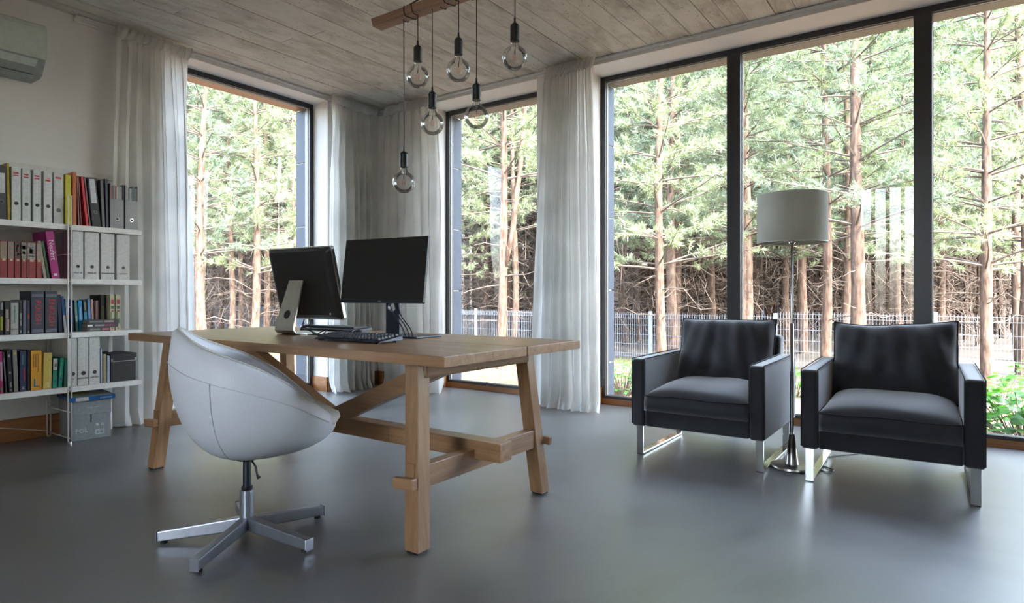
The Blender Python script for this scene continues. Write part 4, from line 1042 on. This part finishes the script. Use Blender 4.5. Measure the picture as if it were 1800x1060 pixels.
for bx, bz, xw, xd, tn, lb in BULBS:
    yd = 2.18; zc = bz + br_ + .018     # lower end of the black holder
    ps = [(bx, yd, zc + .088), (bx + .001, yd, (zc + BZ0) / 2), (bx - .001, yd, BZ0 - .004)]
    if tn:
        w_ = wrap(xw, xd, tn, 0, 0, -math.pi / 2); ps = ps[:2] + [(bx, yd, BZ0 - .012)] + [(x_, y_, z_) for x_, y_, z_ in reversed(w_)] + [(xw - .02, 2.185, BZ1 + .01), ((xw + -1.66) / 2, 2.185, BZ1 + .05), (-1.66, 2.185, H - .03)]
    else: ps += [(bx, yd, BZ1 + .006), ((bx - 1.66) / 2, 2.185, BZ1 + .05), (-1.66, 2.185, H - .03)]
    MB().tube(ps, .0024, 6).build('cord', M['black'], PD, smooth=True, world=True)
    MB().lathe([(0, .100), (.004, .098), (.005, .078), (.016, .070), (.0195, .062), (.0195, .0), (0, .0)], (bx, yd, zc), 24).build('bulb_holder', M['black'], PD, smooth=False, world=True)
    prof_ = [(0, -br_)]
    for k in range(1, 19):
        a = -math.pi / 2 + k * (math.pi * .86) / 18; prof_.append((br_ * math.cos(a), br_ * math.sin(a)))
    prof_ += [(.0175, br_ + .006), (.0155, br_ + .014), (.0150, br_ + .022)]
    g = MB().lathe(prof_, (bx, yd, bz), 36).build('glass_bulb', M['bulb'], PD, smooth=True, world=True)
    fl = MB()
    for k in range(4):
        t = math.pi / 2 * k + .4; fl.tube([(bx + .006 * math.cos(t), yd + .006 * math.sin(t), bz - .012), (bx + .009 * math.cos(t), yd + .009 * math.sin(t), bz + .012)], .0011, 5)
    fl.build('filament', M['filament'], PD, world=True).parent = g
    MB().tube([(bx, yd, bz + br_ + .018), (bx, yd, bz + .014)], [.006, .0015], 8).build('glass_stem', M['bulb'], PD, world=True, smooth=True).parent = g

# ------------------------------------------------------------ air conditioner
AC = empty('air_conditioner', (XL, 1.25, 2.33), 0, 'white wall mounted air conditioner at the upper left', 'air conditioner')
y0, y1 = .80, 1.61
pr_ = [(-5.046, 2.37), (-5.046, 2.70), (-4.83, 2.70), (-4.805, 2.685), (-4.80, 2.66), (-4.80, 2.475), (-4.86, 2.385), (-4.90, 2.37)]
vs = [(x_, y_, z_) for y_ in (y0, y1 - .006) for x_, z_ in pr_]; k = len(pr_)
MB().add(vs, [tuple(range(k)), tuple(reversed(range(k, 2 * k)))] + [(i, k + i, k + (i + 1) % k, (i + 1) % k) for i in range(k)]).build('body', M['acgrey'], AC, world=True, bevel=.004)
pr2 = [(-4.99, 2.704), (-4.83, 2.704), (-4.803, 2.690), (-4.795, 2.66), (-4.795, 2.478), (-4.80, 2.474), (-4.99, 2.474)]
vs = [(x_, y_, z_) for y_ in (y0, y1) for x_, z_ in pr2]; k = len(pr2)
MB().add(vs, [tuple(range(k)), tuple(reversed(range(k, 2 * k)))] + [(i, k + i, k + (i + 1) % k, (i + 1) % k) for i in range(k)]).build('front_panel', M['acwhite'], AC, world=True, bevel=.004)
MB().hexa([(-4.874, y0 + .02, 2.389), (-4.874, y1 - .06, 2.389), (-4.870, y1 - .06, 2.384), (-4.870, y0 + .02, 2.384)], [(-4.812, y0 + .02, 2.468), (-4.812, y1 - .05, 2.468), (-4.800, y1 - .05, 2.462), (-4.800, y0 + .02, 2.462)]).build('air_flap', M['acwhite'], AC, world=True)
box('flap_gap', M['black'], -4.872, -4.866, y0 + .02, y1 - .055, 2.380, 2.384, AC)
box('pipe_cover', M['white'], XL, XL + .03, 1.90, 2.30, 2.885, 2.917, AC)

# ------------------------------------------------------------ bookshelf
SX0, SX1, PY = -5.03, -4.68, 1.690
SZ = {1: 1.414, 2: 1.062, 3: .714, 4: .362}
BS = empty('bookshelf', (-4.85, 1.4, 0), 0, 'white open metal shelving unit with four shelves along the left wall', 'shelving')
for z_ in SZ.values():
    box('shelf', M['white'], SX0, SX1, .45, PY - .008, z_ - .036, z_, BS, bevel=.002)
    box('shelf', M['white'], SX0, SX1, PY + .008, 2.138, z_ - .036, z_, BS, bevel=.002)
box('wall_rail', M['white'], XL, XL + .03, .45, 2.20, 1.79, 1.825, BS, bevel=.002)
for py in (PY, .46):
    for dx, zt in ((SX1 + .012, 1.60), (SX0 + .02, 1.60)):
        for dy in (-.010, .010):
            MB().tube([(dx, py + dy, .012), (dx, py + dy, zt)], .0042, 8).build('upright_rod', M['white'], BS, world=True, smooth=True)
        MB().lathe([(0, 0), (.012, 0), (.012, .010), (0, .012)], (dx, py, 0), 12).build('foot', M['alu'], BS, world=True)
    rn = MB()
    for z_ in (.03, .20, .345, .53, .70, .88, 1.045, 1.22, 1.40, 1.595): rn.tube([(SX0 + .02, py, z_), (SX1 + .012, py, z_)], .0035, 6)
    tag(rn.build('rungs', M['white'], BS, world=True, smooth=True), kind='stuff')
MB().tube([(SX0 + .015, PY - .01, .36), (SX0 + .015, .47, .03)], .003, 6).build('cross_wire', M['white'], BS, world=True)
MB().tube([(SX0 + .019, PY - .01, .04), (SX0 + .019, .47, .34)], .003, 6).build('cross_wire', M['white'], BS, world=True)

FX = -4.70      # plane of the spines
SR = (R(90), 0, R(90))
def leaning(o, lean, z0, yb):
    o.rotation_euler = (-lean, 0, 0)
def book(y0, y1, sh, h, depth, c, label, lean=0, fx=FX, pages=(.60, .55, .45), deco=(), group=None, ttl=None):
    """cover (front, spine, back) with a page block inside; lean>0 tips the top towards the left"""
    z0 = SZ[sh] + .0005; w_ = y1 - y0; ry = y0
    root = empty('book', (fx, y0 if lean >= 0 else y1, z0), 0, label, 'book', group)
    s = 0 if lean >= 0 else -w_
    a, c_ = s + .0008, s + w_ - .0008; t = .0022
    m = cmat(c)
    cv = MB(); cv.box(-depth, -t, a, a + t, 0, h); cv.box(-depth, -t, c_ - t, c_, 0, h); cv.box(-t, 0, a, c_, 0, h)
    cv.build('cover', m, root, bevel=.0008, segs=1)
    MB().box(-depth + .004, -t, a + t, c_ - t, .003, h - .004).build('pages', cmat(pages), root)
    for (u0, u1, v0, v1, dc) in deco:   # flat print on the spine
        MB().box(0, .0006, a + (c_ - a) * u0, a + (c_ - a) * u1, h * v0, h * v1).build('spine_print', cmat(dc), root)
    if ttl:
        s_, size, tc, v, hor = ttl
        o = text('lettering', s_, size, cmat(tc), root, (.001, (a + c_) / 2, h * v), (0, 0, 0))
        o.rotation_euler = Matrix(((0, 0, 1), (0, -1, 0), (1, 0, 0))).to_euler() if hor else SR
        if hor: o.matrix_local = Matrix.Translation((.001, (a + c_) / 2, h * v)) @ Matrix(((0, 0, 1, 0), (0, 1, 0, 0), (-1, 0, 0, 0), (0, 0, 0, 1)))
    root.rotation_euler = (lean, 0, 0)
    return root
def disc(parent, y, z, r, mat, r2=0, x=.0008, name='finger_hole'):
    b = MB().lathe([(r2, 0), (r, 0), (r, .0012), (r2, .0012)] + ([(r2, 0)] if r2 else []), n=20)
    b.v = [(x + p[2], y + p[0], z + p[1]) for p in b.v]; return b.build(name, mat, parent)
def binder(y0, y1, sh, h, depth, c, label, hole=.105, hr=.011, ring=False, lean=0, sticker=None, red=None, note=None, group=None, open_side=False):
    z0 = SZ[sh] + .0005; w_ = y1 - y0
    root = empty('binder', (FX, y0 if lean >= 0 else y1, z0), 0, label, 'binder', group); s = 0 if lean >= 0 else -w_
    a, c_ = s + .001, s + w_ - .001; t = .003
    cv = MB(); cv.box(-depth, -t, a, a + t, 0, h); cv.box(-depth, -t, c_ - t, c_, 0, h); cv.box(-t, 0, a, c_, 0, h)
    cv.build('cover', cmat(c), root, bevel=.001, segs=1)
    MB().box(-depth + .01, -t, a + t, c_ - t - .006, .004, h - .022).build('papers', cmat((.62, .62, .58)), root)
    ym = (a + c_) / 2
    disc(root, ym, hole, hr, M['black'])
    if ring: disc(root, ym, hole, hr + .0025, M['chrome'], hr - .001, x=.001, name='finger_ring')
    if sticker:
        u, v0, v1, sc_ = sticker; MB().box(0, .0007, ym - w_ * u / 2, ym + w_ * u / 2, v0, v1).build('label_card', cmat(sc_), root)
    if red:
        for v0, v1 in red: MB().box(.0007, .0012, ym - w_ * .33, ym + w_ * .25, v0, v1).build('red_bar', cmat((.50, .06, .06)), root)
    if note:
        for s_, zz, sz in note: text('lettering', s_, sz, M['black'], root, (.0012, ym, zz), SR)
    root.rotation_euler = (lean, 0, 0)
    return root
WHT = (.60, .62, .58)
# top shelf
binder(1.318, 1.368, 1, .325, .28, (.05, .05, .05), 'dark binder with a white label at the left end of the top shelf', .107, .010, True, sticker=(.6, .16, .28, (.55, .56, .55)))
def folder(y0, y1, h, depth, c, label, lean=0, sh=1, group=None, edge=None):
    root = empty('folder', (FX, y0 if lean >= 0 else y1, SZ[sh] + .0005), 0, label, 'folder', group); w_ = y1 - y0; s = 0 if lean >= 0 else -w_
    MB().hexa([(-depth, s, 0), (0, s + w_ * .1, 0), (0, s + w_ * .9, 0), (-depth, s + w_, 0)], [(-depth, s, h), (0, s + w_ * .1, h), (0, s + w_ * .9, h), (-depth, s + w_, h)]).build('cover', cmat(c, .35), root, bevel=.001, segs=1)
    MB().box(-depth - .002, -.012, s + w_ * .3, s + w_ * .7, .003, h - .006).build('papers', cmat((.5, .48, .42)), root)
    root.rotation_euler = (lean, 0, 0); return root
folder(1.372, 1.388, .345, .24, (.40, .30, .03), 'mustard yellow folder at the left end of the top shelf', .02)
ws = [(1.392, 1.440, 'white binder with two red bars, leftmost of the five on the top shelf', [(.285, .297), (.272, .278)], (.60, .63, .58)),
      (1.446, 1.490, 'white binder with two red bars, second from the left on the top shelf', [(.283, .293), (.268, .276)], (.56, .60, .57)),
      (1.502, 1.546, 'white binder with two red bars, middle of the five on the top shelf', [(.283, .292), (.268, .276)], (.60, .63, .60)),
      (1.559, 1.605, 'white binder with an orange red badge, fourth of the five on the top shelf', [(.281, .285), (.262, .274)], (.61, .63, .60)),
      (1.612, 1.667, 'white binder with a single dark red bar, beside the yellow folder', [(.287, .300)], (.55, .56, .53))]
for i, (a, c, lb, red, cc) in enumerate(ws):
    binder(a, c, 1, .327, .28, cc, lb, .105 if i < 4 else .087, .011, i == 4, sticker=(.72, .165, .305, (.62, .64, .63)), red=red)
folder(1.672, 1.712, .322, .25, (.55, .50, .04), 'bright yellow folder standing beside the shelf post')
folder(1.716, 1.742, .345, .25, (.50, .13, .03), 'orange folder right of the shelf post')
for a, c, cc, lb, ln in ((1.750, 1.758, (.30, .18, .14), 'thin brown folder right of the orange folder', .03), (1.764, 1.771, (.25, .06, .06), 'thin dark red folder next to the brown folder', .05),
                    (1.795, 1.812, (.60, .03, .04), 'glossy bright red folder leaning left on the top shelf', .10), (1.815, 1.824, (.28, .15, .15), 'thin pinkish brown folder against the black binder', .10)):
    folder(a, c, .325, .24, cc, lb, ln)
binder(1.833, 1.886, 1, .325, .28, (.018, .018, .020), 'black binder with a white and blue label and a metal ring', .095, .010, True, lean=.10, sticker=(.62, .155, .315, (.58, .60, .64)), red=None)
folder(1.890, 1.912, .318, .26, (.09, .09, .08), 'dark grey folder right of the black binder', .04)
folder(1.915, 1.932, .330, .26, (.02, .02, .05), 'navy folder right of the dark grey one', .02)
for (a, c, lb) in ((1.940, 2.027, 'grey magazine file filled with papers on the top shelf'), (2.035, 2.118, 'grey magazine file at the right end of the top shelf')):
    root = empty('magazine_file', (FX, a, SZ[1] + .0005), 0, lb, 'file'); w_ = c - a
    b = MB(); b.box(-.26, 0, .001, .004, 0, .305); b.box(-.26, 0, w_ - .004, w_ - .001, 0, .305); b.box(-.003, 0, .004, w_ - .004, 0, .20); b.box(-.26, -.003, .004, w_ - .004, 0, .004)
    b.build('case', cmat((.16, .165, .165), .3), root)
    rr = random.Random(int(a * 1000)); yy = .006
    while yy < w_ - .010:
        t = rr.uniform(.005, .011); cc = rr.choice([(.25, .26, .27), (.35, .36, .36), (.30, .10, .08), (.08, .16, .17), (.20, .21, .21), (.45, .46, .45)])
        MB().box(-.24, -.005, yy, yy + t, .005, rr.uniform(.285, .302)).build('magazine', cmat(cc), root); yy += t + .001
    disc(root, w_ * .52, .065, .012, M['chrome'], .009, x=.001, name='finger_ring'); disc(root, w_ * .52, .065, .009, M['black'])
# second shelf
reds = [(1.336, 1.371, 'red spined encyclopaedia volume with a sandy picture, leftmost on the second shelf', (.30, .22, .15)), (1.374, 1.405, 'red spined volume with brown and cream picture on the second shelf', (.26, .20, .15)),
        (1.408, 1.438, 'red spined volume with a white curl on a dark picture', (.10, .06, .05)), (1.441, 1.469, 'red spined volume with a mottled grey green picture', (.25, .26, .20)),
        (1.472, 1.516, 'widest red spined volume with a striped grey picture', (.34, .31, .28)), (1.519, 1.548, 'red spined volume with a plain beige top, rightmost of its set', (.30, .25, .20))]
for i, (a, c, lb, pc) in enumerate(reds):
    dc = [(0.02, .98, .52, .98, pc), (.3, .8, .46, .53, (.55, .42, .25))]
    if i == 2: dc += [(.35, .75, .86, .92, (.6, .6, .55)), (.25, .45, .72, .86, (.6, .6, .55)), (.4, .8, .62, .68, (.55, .5, .45))]
    if i == 4: dc += [(.1, .9, q, q + .025, (.42, .41, .38)) for q in (.60, .68, .76, .84, .92)] + [(.25, .6, .70, .82, (.22, .05, .04))]
    if i == 3: dc += [(.1, .9, .80, .90, (.08, .09, .07)), (.2, .8, .66, .74, (.4, .4, .34))]
    dc += [(.02, .98, .235, .245, (.18, .02, .02)), (.02, .98, .35, .357, (.18, .02, .02))]
    book(a, c, 2, .222, .17, (.26, .035, .03), lb, 0, deco=dc)
book(1.558, 1.576, 2, .235, .17, (.36, .29, .24), 'slim beige book leaning left on the second shelf', .14, group=None)
book(1.578, 1.592, 2, .235, .17, (.03, .10, .03), 'slim dark green book between the beige and the magenta book', .14)
nb = book(1.602, 1.647, 2, .300, .22, (.36, .012, .16), 'tall magenta architecture handbook leaning left, with white title lettering', .12, ttl=('Neufert', .040, (.75, .7, .72), .60, True), deco=[(.3, .75, .05, .10, (.7, .65, .68))])
ar = [(1.716, 1.780, 'white archive box file beside the shelf post, first of four', ('MAX', 'III')), (1.787, 1.874, 'white archive box file, second of four on the second shelf', ('MAX', 'IV')),
      (1.884, 1.969, 'white archive box file with a long handwritten name, third of four', ('RYSUNKOWE', '')), (1.981, 2.066, 'white archive box file, rightmost of four on the second shelf', ('LISTWY', ''))]
for i, (a, c, lb, (t1, t2)) in enumerate(ar):
    nt_ = [(t1 + (' ' + t2 if t2 else ''), .040, .015 if len(t1) < 7 else .0125)]
    binder(a, c, 2, .312, .29, (.58, .59, .57), lb, .083, .0105, note=nt_)
# third shelf
b3 = [(1.336, 1.352, .205, (.02, .02, .02), 'black book at the left end of the third shelf', [(.1, .9, .15, .55, (.35, .35, .03)), (.1, .9, .75, .95, (.3, .3, .3))], None),
      (1.358, 1.383, .200, (.035, .03, .03), 'dark paperback with a pale figure on its spine', [(.2, .8, .50, .78, (.35, .28, .22)), (.3, .9, .12, .48, (.45, .33, .28)), (.45, .62, .2, .45, (.5, .1, .08))], None),
      (1.388, 1.428, .208, (.33, .34, .30), 'pale grey green book with a black top band', [(0.02, .98, .93, 1, (.02, .02, .02)), (.4, .6, .35, .85, (.12, .2, .17)), (0.02, .98, .15, .17, (.03, .03, .03))], None),
      (1.431, 1.447, .212, (.02, .02, .022), 'black slim paperback with grey spots', [(.3, .7, .45, .62, (.3, .3, .3)), (.3, .7, .25, .42, (.3, .3, .3)), (.3, .7, .05, .12, (.3, .3, .3))], None),
      (1.450, 1.468, .212, (.13, .14, .18), 'slate grey book left of the dictionaries', [], None),
      (1.471, 1.486, .210, (.02, .02, .03), 'black book with a small red mark beside the tall dictionary', [(.25, .85, .45, .6, (.25, .03, .03)), (.3, .7, .04, .10, (.35, .33, .28))], None)]
for a, c, h, cc, lb, dc, tt in b3: book(a, c, 3, h, .15, cc, lb, 0, deco=dc)
book(1.492, 1.560, 3, .268, .20, (.030, .034, .055), 'thick dark dictionary with red POLISH lettering', 0, deco=[(.05, .95, .86, .93, (.11, .12, .16)), (.05, .95, .03, .10, (.11, .12, .16))], ttl=('POLISH', .048, (.42, .02, .02), .50, True))
book(1.566, 1.634, 3, .268, .20, (.030, .032, .048), 'thick dark dictionary with red ENGLISH lettering', 0, deco=[(.05, .95, .86, .93, (.11, .12, .16)), (.05, .95, .03, .10, (.11, .12, .16))], ttl=('ENGLISH', .044, (.42, .02, .02), .49, True))
book(1.640, 1.662, 3, .245, .18, (.012, .02, .05), 'dark navy book leaning beside the ENGLISH dictionary', .04)
book(1.670, 1.686, 3, .235, .18, (.03, .10, .28), 'blue and white book leaning on the shelf post', .08, deco=[(0.02, .98, 0, .48, (.5, .5, .48))])
b4 = [(1.708, 1.724, .215, (.20, .30, .32), 'pale teal book with an orange band right of the shelf post', [(0.02, .98, .42, .5, (.6, .22, .03))]), (1.732, 1.750, .213, (.04, .05, .19), 'dark blue paperback leaning left', [(.4, .6, .3, .9, (.15, .15, .3))]),
      (1.760, 1.776, .208, (.10, .28, .24), 'sea green paperback in the upright row behind the stack', [(.2, .8, .3, .5, (.35, .45, .42))]), (1.782, 1.806, .205, (.005, .26, .52), 'vivid sky blue paperback with a pale title', [(.40, .60, .35, .8, (.5, .55, .45))]),
      (1.812, 1.832, .207, (.03, .03, .035), 'black and cyan paperback in the upright row behind the stack', [(0.02, .98, 0, .62, (.01, .28, .42)), (.3, .7, .68, .95, (.25, .3, .2))]), (1.838, 1.854, .213, (.15, .33, .58), 'light blue paperback left of the pink ones', [(.2, .8, .1, .4, (.05, .12, .3))]),
      (1.858, 1.872, .213, (.46, .30, .26), 'salmon pink paperback in the upright row behind the stack', []), (1.880, 1.896, .205, (.48, .34, .34), 'pale pink paperback at the right end of the small paperbacks', [(.35, .65, .2, .8, (.5, .22, .22))])]
for i, (a, c, h, cc, lb, dc) in enumerate(b4): book(a, c, 3, h, .13, cc, lb, .05 if i < 7 else .0, deco=dc, fx=-4.765)
book(1.901, 1.926, 3, .243, .18, (.02, .022, .015), 'tall black book with an olive band beside the floral volumes', 0, deco=[(.3, .7, .3, .7, (.10, .12, .02))], fx=-4.74)
for a, c, lb in ((1.940, 1.969, 'tall cream volume with red and green floral spine, left of the pair'), (1.975, 2.006, 'tall cream volume with red and green floral spine, right of the pair')):
    book(a, c, 3, .246, .18, (.46, .44, .30), lb, 0, deco=[(.2, .85, .74, .86, (.32, .03, .03)), (.2, .85, .60, .68, (.05, .09, .05)), (.25, .8, .52, .56, (.3, .05, .04)), (.1, .35, .30, .52, (.08, .2, .06)), (.5, .9, .18, .34, (.12, .24, .12)), (.3, .7, .03, .08, (.4, .12, .08))])
zz = SZ[3] + .0005
for i, (h, lb, s_) in enumerate(((.024, 'black paperback lying lowest in the stack on the third shelf', [(.5, .72, (.5, .12, .12)), (.1, .42, (.16, .16, .16))]), (.026, 'black paperback lying in the middle of the stack', [(.02, .18, (.6, .6, .6)), (.25, .55, (.22, .22, .22)), (.55, .9, (.2, .03, .08))]), (.026, 'black paperback lying on top of the stack', [(.55, .84, (.45, .28, .30)), (.08, .5, (.14, .14, .14))]))):
    root = empty('book', (FX + .012, 1.795, zz), 0, lb, 'book', 'paperbacks lying in a stack'); L = .195
    del root['group']
    b = MB(); b.box(-.125, 0, 0, L, 0, .0015); b.box(-.125, 0, 0, L, h - .0015, h); b.box(-.0015, 0, 0, L, .0015, h - .0015); b.build('cover', cmat((.022, .022, .026)), root)
    MB().box(-.123, -.002, .002, L - .002, .0015, h - .0015).build('pages', cmat((.30, .27, .22)), root)
    for u0, u1, dc in s_: MB().box(0, .0006, L * u0, L * u1, h * .3, h * .75).build('spine_print', cmat(dc), root)
    root.rotation_euler = (0, 0, R(6 - 3 * i)); zz += h + .0004
# fourth shelf
b5 = [(1.338, 1.352, .255, (.36, .02, .14), 'magenta book at the left end of the lowest shelf', [(.1, .9, .3, .75, (.5, .35, .4)), (.2, .8, .06, .14, (.05, .3, .05))], .02), (1.362, 1.372, .250, (.03, .03, .032), 'black slim book with grey lettering on the lowest shelf', [(.3, .7, .3, .85, (.3, .3, .28))], .06),
      (1.380, 1.400, .255, (.015, .015, .015), 'black book with white dots on the lowest shelf', [(.35, .75, .85, .91, (.4, .4, .4)), (.35, .75, .45, .5, (.35, .35, .35)), (.35, .75, .12, .25, (.25, .25, .25)), (.4, .7, .04, .08, (.3, .3, .25))], .05),
      (1.405, 1.427, .258, (.20, .21, .17), 'grey green book with a yellow dot at the top', [(.25, .75, .89, .95, (.5, .36, .03))], .03), (1.434, 1.468, .250, (.018, .03, .07), 'dark blue book with a teal bar and a red bar', [(.3, .55, .66, .90, (.04, .17, .17)), (.55, .85, .25, .58, (.25, .02, .06)), (.3, .7, .05, .12, (.25, .25, .3))], 0),
      (1.474, 1.486, .250, (.01, .01, .012), 'black book left of the orange dictionary', [], 0),
      (1.490, 1.548, .246, (.62, .29, .015), 'thick orange dictionary with a blue letter L', [(.20, .30, .58, .92, (.22, .10, .02)), (.40, .50, .58, .92, (.22, .10, .02)), (.62, .72, .45, .92, (.25, .13, .02))], 0),
      (1.554, 1.600, .228, (.55, .42, .10), 'thick pale yellow book beside the orange dictionary', [(.15, .30, .84, .97, (.6, .35, .25)), (.5, .9, .78, .82, (.45, .33, .08)), (.4, .8, .04, .18, (.6, .5, .25))], -.02),
      (1.606, 1.630, .190, (.01, .22, .14), 'green book with a white picture panel at the top', [(.0, 1.0, .60, .98, (.48, .46, .42)), (.3, .8, .70, .82, (.1, .1, .1)), (.2, .8, .2, .26, (.03, .08, .25))], -.02), (1.636, 1.657, .190, (.01, .27, .17), 'plain emerald green book', [(.3, .7, .25, .33, (.10, .03, .25)), (.2, .4, .4, .85, (.2, .4, .33))], -.07),
      (1.668, 1.682, .185, (.005, .10, .05), 'dark green book leaning against the shelf post', [], -.03)]
for a, c, h, cc, lb, dc, ln in b5:
    o = book(a, c, 4, h, .17, cc, lb, ln, deco=dc)
    if 'orange dictionary with' in lb: text('lettering', 'L', .075, cmat((.01, .16, .30)), o, (.0012, .029, .042), SR)
for i, (a, c, lb, t_) in enumerate(((1.694, 1.744, 'white box file on the lowest shelf, right behind the shelf post', ('PIT', 'S')), (1.748, 1.810, 'white box file on the lowest shelf, second of three', ('RACHUNKI',)), (1.814, 1.878, 'white box file on the lowest shelf, rightmost of three', ('UMOWY',)))):
    binder(a, c, 4, .312, .29, (.56, .57, .54), lb, .080, .012, i == 1, note=[(s_, .045 - .018 * k, .0125) for k, s_ in enumerate(t_)])
folder(1.884, 1.892, .235, .22, (.40, .48, .62), 'thin pale blue folder beside the white box files', sh=4)
folder(1.896, 1.918, .195, .20, (.36, .33, .20), 'beige notebook left of the black storage box', sh=4)
folder(1.921, 1.940, .180, .20, (.35, .40, .52), 'light blue notebook touching the black storage box', sh=4)
SB = empty('storage_box', (FX - .005, 1.945, SZ[4] + .0005), 0, 'black cardboard storage box with metal label holder on the lowest shelf', 'box')
MB().box(-.26, 0, .002, .162, 0, .150).build('body', cmat((.020, .020, .020), .6), SB, bevel=.002)
MB().box(-.265, .004, -.002, .166, .140, .190).build('lid', cmat((.012, .012, .013), .6), SB, bevel=.002)
b = MB(); b.box(.004, .007, .0, .164, .136, .141); b.box(.004, .007, .0, .012, .136, .158); b.box(.004, .007, .152, .164, .136, .158); b.build('metal_holder', M['nickel'], SB)
# carton on the floor
CB = empty('cardboard_box', (-4.70, 1.712, 0), R(-8), 'grey cardboard storage box with blue edged lid on the floor under the shelves', 'box')
cw, cdp, chh = .222, .33, .262
MB().box(-cdp, 0, 0, cw, .001, chh - .09).build('body', cmat((.235, .265, .275), .6), CB, bevel=.002)
MB().box(-cdp - .003, .003, -.003, cw + .003, chh - .095, chh - .005).build('lid', cmat((.25, .28, .29), .6), CB, bevel=.002)
MB().box(.0, .0008, cw * .47, cw * .50, chh - .15, chh - .096).build('handle_slot', M['black'], CB)
text('lettering', 'POL', .040, cmat((.55, .6, .62)), CB, (.0012, .055, .062), SR)
text('lettering', 'PAPER COPY', .012, cmat((.5, .55, .57)), CB, (.004, .12, chh - .05), SR)
lb_ = MB()
for a_, c_ in ((.135, .152), (.165, .170), (.174, .179)): lb_.box(0, .001, a_, c_, .085, .102)
lb_.box(0, .001, .132, .184, .028, .033); lb_.box(0, .001, .132, .184, .055, .060); lb_.box(0, .001, .132, .138, .033, .055); lb_.box(0, .001, .178, .184, .033, .055); lb_.box(0, .001, .156, .160, .033, .055)
tag(lb_.build('printed_symbols', cmat((.52, .56, .57)), CB), kind='stuff')
TR = empty('flat_box', (-4.66, 1.690, .2625), R(-8), 'flat blue edged game box lying on the grey cardboard box', 'box')
MB().box(-.33, .0, -.005, .255, .0, .028).build('body', cmat((.01, .10, .30), .4), TR, bevel=.002)
MB().box(-.31, -.02, .01, .235, .028, .031).build('top_print', cmat((.22, .23, .20)), TR)
MB().box(-.30, -.12, .02, .12, .031, .033).build('yellow_sheet', cmat((.30, .30, .03)), TR)
MB().box(.0, .0012, .03, .10, .002, .026).build('paper_strip', cmat((.5, .5, .5)), TR)
text('lettering', 'SUPERMAG', .014, cmat((.5, .6, .7)), TR, (.0014, .20, .013), SR)
